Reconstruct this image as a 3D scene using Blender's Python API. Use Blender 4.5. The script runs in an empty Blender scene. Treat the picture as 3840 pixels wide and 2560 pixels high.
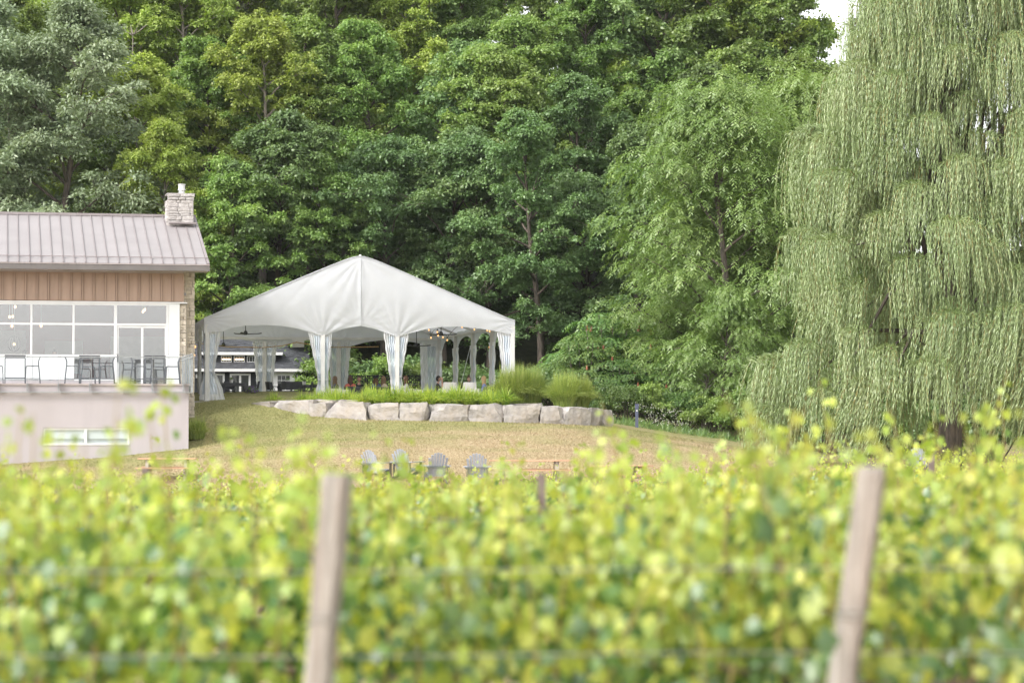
import bpy, bmesh, math, random
import numpy as np
from mathutils import Vector, Matrix, Quaternion

scene = bpy.context.scene
COL = scene.collection
R = math.radians

# ------------------------------------------------------------------ camera
FPX = 9067.0            # 85 mm on 36 mm, measured on the 3840 px wide photograph
TILT = math.atan(270 / FPX)
CAM_Z = 1.8
cam_d = bpy.data.cameras.new('camera')
cam_d.lens = 85.0
cam_d.sensor_width = 36.0
cam_d.sensor_fit = 'HORIZONTAL'
cam_d.clip_start = 0.1
cam_d.clip_end = 2000
cam_d.dof.use_dof = True
cam_d.dof.focus_distance = 92.0
cam_d.dof.aperture_fstop = 2.05
cam = bpy.data.objects.new('camera', cam_d)
COL.objects.link(cam)
cam.location = (0, 0, CAM_Z)
cam.rotation_euler = (R(90) + TILT, 0, 0)
scene.camera = cam

# ------------------------------------------------------------------ sky and sun
SUN_EL, SUN_AZ = R(40), math.atan2(-0.80, -0.60)      # high hazy sun over the photographer's left shoulder
SUN_DIR = Vector((math.sin(SUN_AZ) * math.cos(SUN_EL), math.cos(SUN_AZ) * math.cos(SUN_EL), math.sin(SUN_EL)))
world = bpy.data.worlds.new('World')
scene.world = world
world.use_nodes = True
wn, wl = world.node_tree.nodes, world.node_tree.links
wn.clear()
sky = wn.new('ShaderNodeTexSky')
sky.sky_type = 'NISHITA'
sky.sun_disc = False
sky.sun_elevation = SUN_EL
sky.sun_rotation = SUN_AZ
sky.dust_density = 2.0
sky.air_density = 1.0
hs = wn.new('ShaderNodeHueSaturation')
hs.inputs['Saturation'].default_value = 0.10
bg = wn.new('ShaderNodeBackground')
bg.inputs['Strength'].default_value = 0.15
wo = wn.new('ShaderNodeOutputWorld')
wl.new(sky.outputs[0], hs.inputs['Color'])
wl.new(hs.outputs[0], bg.inputs['Color'])
wl.new(bg.outputs[0], wo.inputs['Surface'])

sun_d = bpy.data.lights.new('sun', 'SUN')
sun_d.energy = .95
sun_d.angle = R(12)
sun_d.color = (1.0, 0.96, 0.89)
sun = bpy.data.objects.new('sun', sun_d)
COL.objects.link(sun)
sun.rotation_euler = SUN_DIR.to_track_quat('Z', 'Y').to_euler()

vs = scene.view_settings
vs.view_transform = 'Standard'
vs.look = 'None'
vs.exposure = 1.5
vs.gamma = 1.0
vs.use_curve_mapping = False
scene.render.engine = 'CYCLES'
cy = scene.cycles
cy.use_denoising = True
try:
    cy.denoiser = 'OPENIMAGEDENOISE'
except Exception:
    pass
cy.max_bounces = 8
cy.diffuse_bounces = 4
cy.glossy_bounces = 3
cy.transmission_bounces = 4
cy.transparent_max_bounces = 12
cy.caustics_reflective = False
cy.caustics_refractive = False

# ------------------------------------------------------------------ measuring helpers
def ray(px, py):
    c, s = math.cos(TILT), math.sin(TILT)
    v = 1280 - py
    return Vector((px - 1920, c * FPX - s * v, s * FPX + c * v))

def at(px, py, D):
    """point at distance D (along +Y) seen at photo pixel px, py"""
    r = ray(px, py)
    k = D / r.y
    return Vector((r.x * k, D, CAM_Z + r.z * k))

class Frame:
    def __init__(self, origin, deg):
        self.o = Vector((origin[0], origin[1], 0)); self.a = R(deg)
        self.ex = Vector((math.cos(self.a), math.sin(self.a), 0))
        self.ey = Vector((-math.sin(self.a), math.cos(self.a), 0))
    def on(self, px, py, yl):
        """local x and height where the pixel's ray meets the plane local y = yl"""
        r = ray(px, py)
        k = (yl + self.o.dot(self.ey)) / r.dot(self.ey)
        p = r * k
        return (p - self.o).dot(self.ex), CAM_Z + r.z * k
    def x(self, px, yl): return self.on(px, 1300, yl)[0]
    def z(self, px, py, yl): return self.on(px, py, yl)[1]
    def w(self, x, y, z=0): return self.o + self.ex * x + self.ey * y + Vector((0, 0, z))

BF = Frame(at(689, 1070, 91.0), 12.0)      # the winery building
TF = Frame(at(776, 1503, 94.75), 11.0)     # the tent
FLOOR = 2.29                               # tent floor height

# ------------------------------------------------------------------ objects
def tag(o, label=None, cat=None, group=None, kind=None):
    if label: o['label'] = label
    if cat: o['category'] = cat
    if group: o['group'] = group
    if kind: o['kind'] = kind
    return o

def thing(name, label, cat, loc=(0, 0, 0), rz=0.0, group=None):
    o = bpy.data.objects.new(name, None)
    o.empty_display_size = 0.2
    COL.objects.link(o)
    o.location = loc
    o.rotation_euler = (0, 0, rz)
    return tag(o, label, cat, group)

def link(name, me, parent=None, loc=None):
    o = bpy.data.objects.new(name, me)
    COL.objects.link(o)
    o.parent = parent
    if loc is not None: o.location = loc
    return o

def copy_tree(o, parent=None):
    c = o.copy()
    COL.objects.link(c)
    c.parent = parent
    if o.name not in KIDS: KIDS[o.name] = list(o.children)
    for ch in KIDS[o.name]:
        copy_tree(ch, c)
    return c
KIDS = {}

class MB:
    def __init__(self):
        self.v, self.f, self.m = [], [], []
    def raw(self, vs, fs, m=0):
        n = len(self.v)
        self.v += [tuple(p) for p in vs]
        self.f += [tuple(i + n for i in f) for f in fs]
        self.m += [m] * len(fs)
        return self
    def box(self, x0, x1, y0, y1, z0, z1, m=0):
        x0, x1 = min(x0, x1), max(x0, x1); y0, y1 = min(y0, y1), max(y0, y1); z0, z1 = min(z0, z1), max(z0, z1)
        vs = [(x0, y0, z0), (x1, y0, z0), (x1, y1, z0), (x0, y1, z0), (x0, y0, z1), (x1, y0, z1), (x1, y1, z1), (x0, y1, z1)]
        return self.raw(vs, [(0, 3, 2, 1), (4, 5, 6, 7), (0, 1, 5, 4), (1, 2, 6, 5), (2, 3, 7, 6), (3, 0, 4, 7)], m)
    def bar(self, p, q, w, h, m=0, up=(0, 0, 1)):
        p, q = Vector(p), Vector(q)
        d = (q - p).normalized(); u = Vector(up)
        s = d.cross(u)
        if s.length < 1e-4: s = d.cross(Vector((0, 1, 0)))
        s.normalize(); u = s.cross(d).normalized()
        s = s * w / 2; u = u * h / 2
        vs = [p - s - u, p + s - u, p + s + u, p - s + u, q - s - u, q + s - u, q + s + u, q - s + u]
        return self.raw(vs, [(0, 1, 2, 3), (7, 6, 5, 4), (0, 4, 5, 1), (1, 5, 6, 2), (2, 6, 7, 3), (3, 7, 4, 0)], m)
    def tube(self, pts, r, n=8, m=0, cap=True):
        pts = [Vector(p) for p in pts]
        if not hasattr(r, '__len__'): r = [r] * len(pts)
        base = len(self.v); ref = Vector((0.31, 0.17, 0.93))
        for i, p in enumerate(pts):
            d = (pts[min(i + 1, len(pts) - 1)] - pts[max(i - 1, 0)]).normalized()
            s = d.cross(ref)
            if s.length < 1e-3: s = d.cross(Vector((1, 0, 0)))
            s.normalize(); t = d.cross(s)
            for k in range(n):
                a = 2 * math.pi * k / n
                self.v.append(tuple(p + (s * math.cos(a) + t * math.sin(a)) * r[i]))
        for i in range(len(pts) - 1):
            for k in range(n):
                a, b = base + i * n + k, base + i * n + (k + 1) % n
                self.f.append((a, b, b + n, a + n)); self.m.append(m)
        if cap:
            self.f.append(tuple(base + k for k in range(n - 1, -1, -1))); self.m.append(m)
            e = base + (len(pts) - 1) * n
            self.f.append(tuple(e + k for k in range(n))); self.m.append(m)
        return self
    def lathe(self, prof, c=(0, 0, 0), n=14, m=0):
        base = len(self.v)
        for r, z in prof:
            for k in range(n):
                a = 2 * math.pi * k / n
                self.v.append((c[0] + r * math.cos(a), c[1] + r * math.sin(a), c[2] + z))
        for i in range(len(prof) - 1):
            for k in range(n):
                a, b = base + i * n + k, base + i * n + (k + 1) % n
                self.f.append((a, b, b + n, a + n)); self.m.append(m)
        self.f.append(tuple(base + k for k in range(n - 1, -1, -1))); self.m.append(m)
        e = base + (len(prof) - 1) * n
        self.f.append(tuple(e + k for k in range(n))); self.m.append(m)
        return self
    def ball(self, c, r, m=0, n=10):
        rr = r if hasattr(r, '__len__') else (r, r, r)
        base = len(self.v); rows = n // 2 + 1
        for i in range(rows + 1):
            t = math.pi * i / rows
            for k in range(n):
                a = 2 * math.pi * k / n
                s = max(math.sin(t), 0.02)
                self.v.append((c[0] + rr[0] * s * math.cos(a), c[1] + rr[1] * s * math.sin(a), c[2] + rr[2] * math.cos(t)))
        for i in range(rows):
            for k in range(n):
                a, b = base + i * n + k, base + i * n + (k + 1) % n
                self.f.append((a, a + n, b + n, b)); self.m.append(m)
        return self
    def grid(self, fn, nu, nv, m=0, mfn=None):
        base = len(self.v)
        for j in range(nv + 1):
            for i in range(nu + 1):
                self.v.append(tuple(fn(i / nu, j / nv)))
        for j in range(nv):
            for i in range(nu):
                a = base + j * (nu + 1) + i
                self.f.append((a, a + 1, a + nu + 2, a + nu + 1))
                self.m.append(mfn((i + .5) / nu, (j + .5) / nv) if mfn else m)
        return self
    def mesh(self, name, mats, smooth=False):
        me = bpy.data.meshes.new(name)
        me.from_pydata(self.v, [], self.f)
        for mt in (mats if isinstance(mats, (list, tuple)) else [mats]):
            me.materials.append(MAT[mt])
        me.polygons.foreach_set('material_index', self.m)
        if smooth: me.polygons.foreach_set('use_smooth', [True] * len(self.f))
        me.update()
        return me
    def build(self, name, mats, parent=None, smooth=False, loc=None):
        return link(name, self.mesh(name, mats, smooth), parent, loc)

def np_mesh(name, V, F, mats, midx=None, smooth=False):
    V = np.ascontiguousarray(V, dtype=np.float32); F = np.ascontiguousarray(F, dtype=np.int32)
    me = bpy.data.meshes.new(name)
    me.vertices.add(len(V)); me.vertices.foreach_set('co', V.ravel())
    n, k = F.shape
    me.loops.add(n * k); me.loops.foreach_set('vertex_index', F.ravel())
    me.polygons.add(n); me.polygons.foreach_set('loop_start', np.arange(0, n * k, k, dtype=np.int32))
    for mt in (mats if isinstance(mats, (list, tuple)) else [mats]):
        me.materials.append(MAT[mt])
    if midx is not None: me.polygons.foreach_set('material_index', np.asarray(midx, dtype=np.int32))
    if smooth: me.polygons.foreach_set('use_smooth', np.ones(n, dtype=bool))
    me.update(calc_edges=True)
    me.validate()
    return me

def unit(a):
    return a / np.maximum(np.linalg.norm(a, axis=-1, keepdims=True), 1e-6)

def leaf_quads(P, A, N, L, W, fold=0.18, wid=0.42):
    """one folded diamond leaf for each row: base P, along A, facing N"""
    A = unit(A); B = unit(np.cross(A, N)); N = np.cross(B, A)
    L = np.asarray(L).reshape(-1, 1); W = np.asarray(W).reshape(-1, 1)
    v1 = P + A * L * wid + B * W * .5 + N * W * fold
    v2 = P + A * L
    v3 = P + A * L * wid - B * W * .5 + N * W * fold
    V = np.stack([P, v1, v2, v3], 1).reshape(-1, 3)
    F = np.arange(len(V), dtype=np.int32).reshape(-1, 4)
    return V, F

LOBES = np.array([(0.0, 0.0), (-.10, .28), (.18, .52), (.34, .36), (.62, .48), (.72, .20), (1.0, 0.0), (.72, -.20), (.62, -.48), (.34, -.36), (.18, -.52), (-.10, -.28)])
def lobed_leaves(P, A, N, L, cup=0.12):
    """lobed leaf as a fan of twelve triangles round a raised middle"""
    A = unit(A); B = unit(np.cross(A, N)); N = np.cross(B, A)
    L = np.asarray(L).reshape(-1, 1, 1)
    ab = LOBES[None, :, :]
    V = P[:, None, :] + (A[:, None, :] * ab[..., :1] + B[:, None, :] * ab[..., 1:] - N[:, None, :] * cup * (ab[..., 1:] ** 2 * 2.2)) * L
    C = P[:, None, :] + (A[:, None, :] * .38 + N[:, None, :] * cup * .5) * L
    V = np.concatenate([C, V], 1); n = len(P)
    k = len(LOBES)
    tri = np.array([(0, 1 + i, 1 + (i + 1) % k) for i in range(k)])
    F = (np.arange(n)[:, None, None] * (k + 1) + tri[None]).reshape(-1, 3)
    return V.reshape(-1, 3), F

# ------------------------------------------------------------------ materials
MAT = {}
def new_mat(name):
    m = bpy.data.materials.new(name)
    m.use_nodes = True
    nt = m.node_tree
    nt.nodes.clear()
    out = nt.nodes.new('ShaderNodeOutputMaterial')
    MAT[name] = m
    return m, nt.nodes, nt.links, out

def ramp(n, stops):
    r = n.new('ShaderNodeValToRGB')
    e = r.color_ramp.elements
    while len(e) < len(stops): e.new(0.5)
    for el, (p, c) in zip(e, stops):
        el.position = p; el.color = (*c, 1)
    return r

def coord(n, l, space='Object', scale=(1, 1, 1)):
    t = n.new('ShaderNodeTexCoord'); mp = n.new('ShaderNodeMapping')
    mp.inputs['Scale'].default_value = scale
    l.new(t.outputs[space], mp.inputs['Vector'])
    return mp.outputs['Vector']

def surf(name, c1, c2=None, rough=0.6, scale=4.0, bump=0.0, bscale=None, metal=0.0, stretch=(1, 1, 1), detail=5, spec=0.4, obj_var=0.0, lo=0.35, hi=0.65, c3=None, c3scale=0.7):
    m, n, l, out = new_mat(name)
    b = n.new('ShaderNodeBsdfPrincipled')
    b.inputs['Roughness'].default_value = rough
    b.inputs['Metallic'].default_value = metal
    b.inputs['Specular IOR Level'].default_value = spec
    l.new(b.outputs[0], out.inputs['Surface'])
    col = None
    if c2 is None: c2 = tuple(x * 0.86 for x in c1)
    vec = coord(n, l, 'Object', stretch)
    nz = n.new('ShaderNodeTexNoise'); nz.inputs['Scale'].default_value = scale; nz.inputs['Detail'].default_value = detail
    l.new(vec, nz.inputs['Vector'])
    rp = ramp(n, [(lo, c2), (hi, c1)])
    l.new(nz.outputs['Fac'], rp.inputs['Fac'])
    col = rp.outputs['Color']
    if c3 is not None:
        n3 = n.new('ShaderNodeTexNoise'); n3.inputs['Scale'].default_value = c3scale; n3.inputs['Detail'].default_value = 6
        l.new(vec, n3.inputs['Vector'])
        r3 = ramp(n, [(0.48, (0, 0, 0)), (0.68, (1, 1, 1))]); l.new(n3.outputs['Fac'], r3.inputs['Fac'])
        mx = n.new('ShaderNodeMix'); mx.data_type = 'RGBA'
        l.new(r3.outputs['Color'], mx.inputs['Factor']); l.new(col, mx.inputs['A']); mx.inputs['B'].default_value = (*c3, 1)
        col = mx.outputs['Result']
    if obj_var:
        oi = n.new('ShaderNodeObjectInfo'); mr = n.new('ShaderNodeMapRange')
        mr.inputs['To Min'].default_value = 1 - obj_var; mr.inputs['To Max'].default_value = 1 + obj_var
        l.new(oi.outputs['Random'], mr.inputs['Value'])
        h = n.new('ShaderNodeHueSaturation'); l.new(mr.outputs['Result'], h.inputs['Value']); l.new(col, h.inputs['Color'])
        col = h.outputs['Color']
    l.new(col, b.inputs['Base Color'])
    if bump:
        bz = n.new('ShaderNodeTexNoise'); bz.inputs['Scale'].default_value = bscale or scale * 3; bz.inputs['Detail'].default_value = 6
        l.new(vec, bz.inputs['Vector'])
        bp = n.new('ShaderNodeBump'); bp.inputs['Strength'].default_value = bump; bp.inputs['Distance'].default_value = 0.05
        l.new(bz.outputs['Fac'], bp.inputs['Height']); l.new(bp.outputs['Normal'], b.inputs['Normal'])
    return m

def leaf_mat(name, c_dark, c_mid, c_light, trans=0.42, gloss=0.05, obj_hue=0.015, obj_val=0.18, noise=0.0, rough=0.45, tint=(1.08, 1.15, 0.6)):
    """leaf: diffuse both ways plus a thin sheen; colour differs leaf by leaf and plant by plant"""
    m, n, l, out = new_mat(name)
    geo = n.new('ShaderNodeNewGeometry')
    rp = ramp(n, [(0.0, c_dark), (0.55, c_mid), (1.0, c_light)])
    fac = geo.outputs['Random Per Island']
    if noise:
        nz = n.new('ShaderNodeTexNoise'); nz.inputs['Scale'].default_value = noise; nz.inputs['Detail'].default_value = 2
        l.new(coord(n, l, 'Object'), nz.inputs['Vector'])
        ad = n.new('ShaderNodeMath'); ad.operation = 'MULTIPLY_ADD'; ad.inputs[1].default_value = 0.5
        mr = n.new('ShaderNodeMapRange'); mr.inputs['From Min'].default_value = 0.3; mr.inputs['From Max'].default_value = 0.7
        mr.inputs['To Max'].default_value = 0.5
        l.new(nz.outputs['Fac'], mr.inputs['Value'])
        l.new(fac, ad.inputs[0]); l.new(mr.outputs['Result'], ad.inputs[2])
        fac = ad.outputs[0]
    l.new(fac, rp.inputs['Fac'])
    oi = n.new('ShaderNodeObjectInfo')
    h = n.new('ShaderNodeHueSaturation')
    m1 = n.new('ShaderNodeMapRange'); m1.inputs['To Min'].default_value = 0.5 - obj_hue; m1.inputs['To Max'].default_value = 0.5 + obj_hue
    m2 = n.new('ShaderNodeMapRange'); m2.inputs['To Min'].default_value = 1 - obj_val; m2.inputs['To Max'].default_value = 1 + obj_val
    ml = n.new('ShaderNodeMath'); ml.operation = 'MULTIPLY'; ml.inputs[1].default_value = 7.31
    fr = n.new('ShaderNodeMath'); fr.operation = 'FRACT'
    l.new(oi.outputs['Random'], m1.inputs['Value']); l.new(oi.outputs['Random'], ml.inputs[0]); l.new(ml.outputs[0], fr.inputs[0]); l.new(fr.outputs[0], m2.inputs['Value'])
    l.new(m1.outputs['Result'], h.inputs['Hue']); l.new(m2.outputs['Result'], h.inputs['Value']); l.new(rp.outputs['Color'], h.inputs['Color'])
    d = n.new('ShaderNodeBsdfDiffuse'); t = n.new('ShaderNodeBsdfTranslucent'); g = n.new('ShaderNodeBsdfGlossy')
    g.inputs['Roughness'].default_value = rough
    tc = n.new('ShaderNodeMix'); tc.data_type = 'RGBA'; tc.blend_type = 'MULTIPLY'; tc.inputs['Factor'].default_value = 1.0
    l.new(h.outputs['Color'], tc.inputs['A']); tc.inputs['B'].default_value = (*tint, 1)
    l.new(h.outputs['Color'], d.inputs['Color']); l.new(tc.outputs['Result'], t.inputs['Color'])
    s1 = n.new('ShaderNodeMixShader'); s1.inputs['Fac'].default_value = trans
    l.new(d.outputs[0], s1.inputs[1]); l.new(t.outputs[0], s1.inputs[2])
    s2 = n.new('ShaderNodeMixShader'); s2.inputs['Fac'].default_value = gloss
    l.new(s1.outputs[0], s2.inputs[1]); l.new(g.outputs[0], s2.inputs[2])
    l.new(s2.outputs[0], out.inputs['Surface'])
    return m

def cloth_mat(name, c, trans=0.3, bump=0.15, bscale=6.0, stretch=(1, 1, 1), gloss=0.04):
    m, n, l, out = new_mat(name)
    d = n.new('ShaderNodeBsdfDiffuse'); t = n.new('ShaderNodeBsdfTranslucent'); g = n.new('ShaderNodeBsdfGlossy')
    vec = coord(n, l, 'Object', stretch)
    nz = n.new('ShaderNodeTexNoise'); nz.inputs['Scale'].default_value = bscale; nz.inputs['Detail'].default_value = 4
    l.new(vec, nz.inputs['Vector'])
    rp = ramp(n, [(0.3, tuple(x * .93 for x in c)), (0.7, c)]); l.new(nz.outputs['Fac'], rp.inputs['Fac'])
    for s in (d, t): l.new(rp.outputs['Color'], s.inputs['Color'])
    bp = n.new('ShaderNodeBump'); bp.inputs['Strength'].default_value = bump; bp.inputs['Distance'].default_value = 0.05
    l.new(nz.outputs['Fac'], bp.inputs['Height']); l.new(bp.outputs['Normal'], d.inputs['Normal'])
    g.inputs['Roughness'].default_value = 0.35
    a = n.new('ShaderNodeMixShader'); a.inputs['Fac'].default_value = trans
    l.new(d.outputs[0], a.inputs[1]); l.new(t.outputs[0], a.inputs[2])
    b = n.new('ShaderNodeMixShader'); b.inputs['Fac'].default_value = gloss
    l.new(a.outputs[0], b.inputs[1]); l.new(g.outputs[0], b.inputs[2])
    l.new(b.outputs[0], out.inputs['Surface'])
    return m

def glass_mat(name, tint=(0.92, 0.95, 0.95), refl=0.3, rough=0.0, haze=0.0):
    m, n, l, out = new_mat(name)
    t = n.new('ShaderNodeBsdfTransparent'); t.inputs['Color'].default_value = (*tint, 1)
    g = n.new('ShaderNodeBsdfGlossy'); g.inputs['Roughness'].default_value = rough
    s = n.new('ShaderNodeMixShader'); s.inputs['Fac'].default_value = refl
    l.new(t.outputs[0], s.inputs[1]); l.new(g.outputs[0], s.inputs[2])
    last = s
    if haze:
        d = n.new('ShaderNodeBsdfDiffuse'); d.inputs['Color'].default_value = (0.74, 0.80, 0.88, 1)
        q = n.new('ShaderNodeMixShader'); q.inputs['Fac'].default_value = haze
        l.new(s.outputs[0], q.inputs[1]); l.new(d.outputs[0], q.inputs[2]); last = q
    l.new(last.outputs[0], out.inputs['Surface'])
    return m

def glow_mat(name, c, strength):
    m, n, l, out = new_mat(name)
    e = n.new('ShaderNodeEmission'); e.inputs['Color'].default_value = (*c, 1); e.inputs['Strength'].default_value = strength
    l.new(e.outputs[0], out.inputs['Surface'])
    return m

# foliage
leaf_mat('leaf_maple', (.155, .255, .075), (.260, .372, .105), (.375, .470, .140), trans=0.36, obj_hue=.014, obj_val=.2, noise=0.35)
leaf_mat('leaf_maple_yellow', (.245, .350, .080), (.370, .475, .108), (.515, .595, .160), trans=0.38, obj_hue=.012, obj_val=.15, noise=0.35)  # yellow of the sunlit crowns, put into the leaf colour
leaf_mat('leaf_dark', (.125, .210, .085), (.190, .288, .110), (.265, .355, .140), trans=0.32, obj_hue=.012, obj_val=.2, noise=0.35)  # darker leaf colour carries the shade in the middle of the wood
leaf_mat('leaf_grey', (.225, .305, .180), (.320, .400, .245), (.440, .505, .325), trans=0.3, obj_hue=.008, obj_val=.1, noise=0.3, tint=(1.05, 1.1, .7))
leaf_mat('leaf_feather', (.150, .250, .070), (.235, .345, .100), (.335, .430, .140), trans=0.36, obj_hue=.008, obj_val=.1, noise=0.5)
leaf_mat('leaf_willow', (.180, .255, .100), (.275, .350, .150), (.390, .445, .230), trans=0.22, gloss=.05, obj_hue=.004, obj_val=.05, noise=0.42, tint=(1.05, 1.1, .6))
leaf_mat('leaf_sumac', (.100, .190, .055), (.150, .250, .068), (.220, .310, .085), trans=0.34, obj_hue=.012, obj_val=.15)
leaf_mat('leaf_vine', (.140, .265, .065), (.430, .520, .095), (.700, .690, .150), trans=0.46, gloss=.055, obj_hue=.012, obj_val=.12, rough=.5, noise=2.2, tint=(1.2, 1.15, .45))
leaf_mat('leaf_vine_old_shade', (.050, .125, .035), (.105, .215, .048), (.190, .310, .065), trans=0.40, gloss=.08, obj_hue=.01, obj_val=.12, rough=.42, noise=2.2)  # older basal leaves; their dark green also paints shaded pockets in the rows
leaf_mat('blade_tall', (.170, .260, .055), (.310, .395, .085), (.460, .495, .150), trans=0.35, obj_hue=.008, obj_val=.08)
leaf_mat('blade_bed', (.150, .265, .035), (.340, .460, .055), (.560, .600, .100), trans=0.38, obj_hue=.010, obj_val=.12)
leaf_mat('petal_purple', (.10, .06, .18), (.20, .13, .33), (.35, .28, .50), trans=0.3)
leaf_mat('petal_white', (.45, .45, .38), (.6, .6, .52), (.75, .75, .68), trans=0.3)
leaf_mat('fruit_red', (.20, .06, .03), (.27, .08, .04), (.34, .11, .05), trans=0.1)
leaf_mat('leaf_dead', (.20, .10, .04), (.30, .16, .06), (.40, .22, .09), trans=0.3)
surf('bark', (.145, .115, .09), (.06, .05, .042), rough=.9, scale=3, stretch=(3, 3, .6), bump=.6, bscale=12)
surf('bark_pale', (.30, .26, .22), (.17, .145, .12), rough=.9, scale=3, stretch=(3, 3, .6), bump=.5, bscale=12)
surf('twig_yellow', (.34, .25, .09), (.20, .15, .06), rough=.7, scale=2)
surf('vine_wood', (.17, .12, .09), (.08, .055, .042), rough=.9, scale=14, bump=.5)
surf('post_wood', (.47, .43, .385), (.30, .275, .245), rough=.9, scale=9, stretch=(5, 5, .30), bump=.7, bscale=30, c3=(.34, .24, .185), c3scale=.9, lo=.4, hi=.6)
surf('stake', (.22, .17, .15), (.13, .10, .09), rough=.8, scale=8)
surf('wire', (.55, .56, .56), rough=.4, metal=.8)
# ground
m, n, l, out = new_mat('ground')
geo = n.new('ShaderNodeNewGeometry')
b = n.new('ShaderNodeBsdfPrincipled'); b.inputs['Roughness'].default_value = .95; b.inputs['Specular IOR Level'].default_value = .1
l.new(b.outputs[0], out.inputs['Surface'])
def gnoise(scale, detail=5, stretch=(1, 1, 1)):
    mp = n.new('ShaderNodeMapping'); mp.inputs['Scale'].default_value = stretch
    z = n.new('ShaderNodeTexNoise'); z.inputs['Scale'].default_value = scale; z.inputs['Detail'].default_value = detail
    l.new(geo.outputs['Position'], mp.inputs['Vector']); l.new(mp.outputs['Vector'], z.inputs['Vector'])
    return z.outputs['Fac']
dry = ramp(n, [(.34, (.265, .195, .105)), (.5, (.40, .31, .185)), (.66, (.54, .435, .285))]); l.new(gnoise(16.0, 10), dry.inputs['Fac'])
grn = ramp(n, [(.34, (.155, .165, .055)), (.66, (.36, .345, .150))]); l.new(gnoise(13.0, 10), grn.inputs['Fac'])
# greener high on the lawn near the terrace and the building, drier further down, in patches
sp = n.new('ShaderNodeSeparateXYZ'); l.new(geo.outputs['Position'], sp.inputs[0])
mr = n.new('ShaderNodeMapRange'); mr.inputs['From Min'].default_value = 78; mr.inputs['From Max'].default_value = 92
l.new(sp.outputs['Y'], mr.inputs['Value'])
mx_ = n.new('ShaderNodeMapRange'); mx_.inputs['From Min'].default_value = 2; mx_.inputs['From Max'].default_value = -9; mx_.inputs['To Min'].default_value = -.06; mx_.inputs['To Max'].default_value = .12
l.new(sp.outputs['X'], mx_.inputs['Value'])
a1 = n.new('ShaderNodeMath'); a1.operation = 'MULTIPLY_ADD'; a1.inputs[1].default_value = .40
l.new(mr.outputs['Result'], a1.inputs[0]); l.new(gnoise(.33, 6, (1, 2.2, 1)), a1.inputs[2])
a2 = n.new('ShaderNodeMath'); a2.operation = 'ADD'; l.new(a1.outputs[0], a2.inputs[0]); l.new(mx_.outputs['Result'], a2.inputs[1])
gr = ramp(n, [(.56, (0, 0, 0)), (.92, (.95, .95, .95))]); l.new(a2.outputs[0], gr.inputs['Fac'])
mg = n.new('ShaderNodeMix'); mg.data_type = 'RGBA'
l.new(gr.outputs['Color'], mg.inputs['Factor']); l.new(dry.outputs['Color'], mg.inputs['A']); l.new(grn.outputs['Color'], mg.inputs['B'])
# woodland floor on the slope
wf = n.new('ShaderNodeMapRange'); wf.inputs['From Min'].default_value = 112; wf.inputs['From Max'].default_value = 118; l.new(sp.outputs['Y'], wf.inputs['Value'])
wood = ramp(n, [(.3, (.020, .028, .010)), (.7, (.045, .052, .020))]); l.new(gnoise(2.0, 6), wood.inputs['Fac'])
mw = n.new('ShaderNodeMix'); mw.data_type = 'RGBA'
l.new(wf.outputs['Result'], mw.inputs['Factor']); l.new(mg.outputs['Result'], mw.inputs['A']); l.new(wood.outputs['Color'], mw.inputs['B'])
l.new(mw.outputs['Result'], b.inputs['Base Color'])
bp = n.new('ShaderNodeBump'); bp.inputs['Strength'].default_value = .8; bp.inputs['Distance'].default_value = .06
l.new(gnoise(26.0, 9), bp.inputs['Height']); l.new(bp.outputs['Normal'], b.inputs['Normal'])
GROUND_COLOR = mg
# grass blades take the lawn's own colour
m2 = MAT['ground'].copy(); m2.name = 'lawn_blade'; MAT['lawn_blade'] = m2
surf('soil', (.12, .09, .06), (.06, .045, .03), rough=.95, scale=5, bump=.5)
surf('patio', (.42, .40, .38), (.33, .31, .29), rough=.85, scale=2)
# building
surf('stucco', (.475, .432, .445), (.44, .398, .41), rough=.9, scale=2.2, stretch=(1, 1, .18), bump=.12, bscale=40, detail=8, c3=(.43, .388, .395), c3scale=.5)
surf('stucco_cap', (.46, .40, .385), (.40, .345, .33), rough=.85, scale=3)
surf('roof_metal', (.325, .298, .298), (.295, .27, .27), rough=.45, scale=.8, spec=.5, obj_var=.035)
surf('roof_seam', (.30, .265, .265), (.26, .225, .225), rough=.45, scale=2)
surf('gutter', (.17, .155, .15), (.15, .135, .13), rough=.4, scale=2)
surf('siding_gap_shade', (.27, .185, .14), rough=.9)  # backing coloured darker than the boards, painting the shadow lines beside the battens
surf('siding', (.415, .295, .225), (.385, .27, .205), rough=.75, scale=2, stretch=(4, 4, .4), obj_var=.04)
surf('white_paint', (.76, .75, .74), (.71, .70, .69), rough=.5, scale=2)
surf('white_panel', (.78, .79, .79), (.75, .76, .76), rough=.4, scale=1)
surf('limestone', (.68, .60, .50), (.54, .465, .375), rough=.9, scale=7, bump=.5, bscale=22, obj_var=.12)
surf('limestone_grey', (.52, .485, .465), (.38, .35, .335), rough=.9, scale=7, bump=.5, bscale=22, obj_var=.09)
surf('mortar', (.52, .47, .40), (.44, .39, .33), rough=.95, scale=9)
surf('galvanised', (.36, .375, .385), (.28, .295, .305), rough=.4, scale=6, metal=.3)
surf('steel_white', (.70, .70, .69), rough=.35, metal=.2)
surf('graphite', (.085, .088, .10), (.07, .072, .082), rough=.5, scale=3)
surf('interior_grey', (.34, .34, .35), rough=.8)
surf('interior_red', (.30, .10, .11), rough=.8)
surf('interior_pale', (.62, .62, .60), rough=.7)
surf('interior_floor', (.25, .19, .14), rough=.5)
glass_mat('window_glass', (.97, .98, .98), .28)
glass_mat('rail_glass', (.965, .98, .985), .03, haze=.015)
glass_mat('vinyl', (.90, .94, .98), .08, rough=.2, haze=.72)
glass_mat('basement_glass', (.97, .98, .98), .06)
glow_mat('bulb_warm', (1.0, .62, .30), 2.0)
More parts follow.
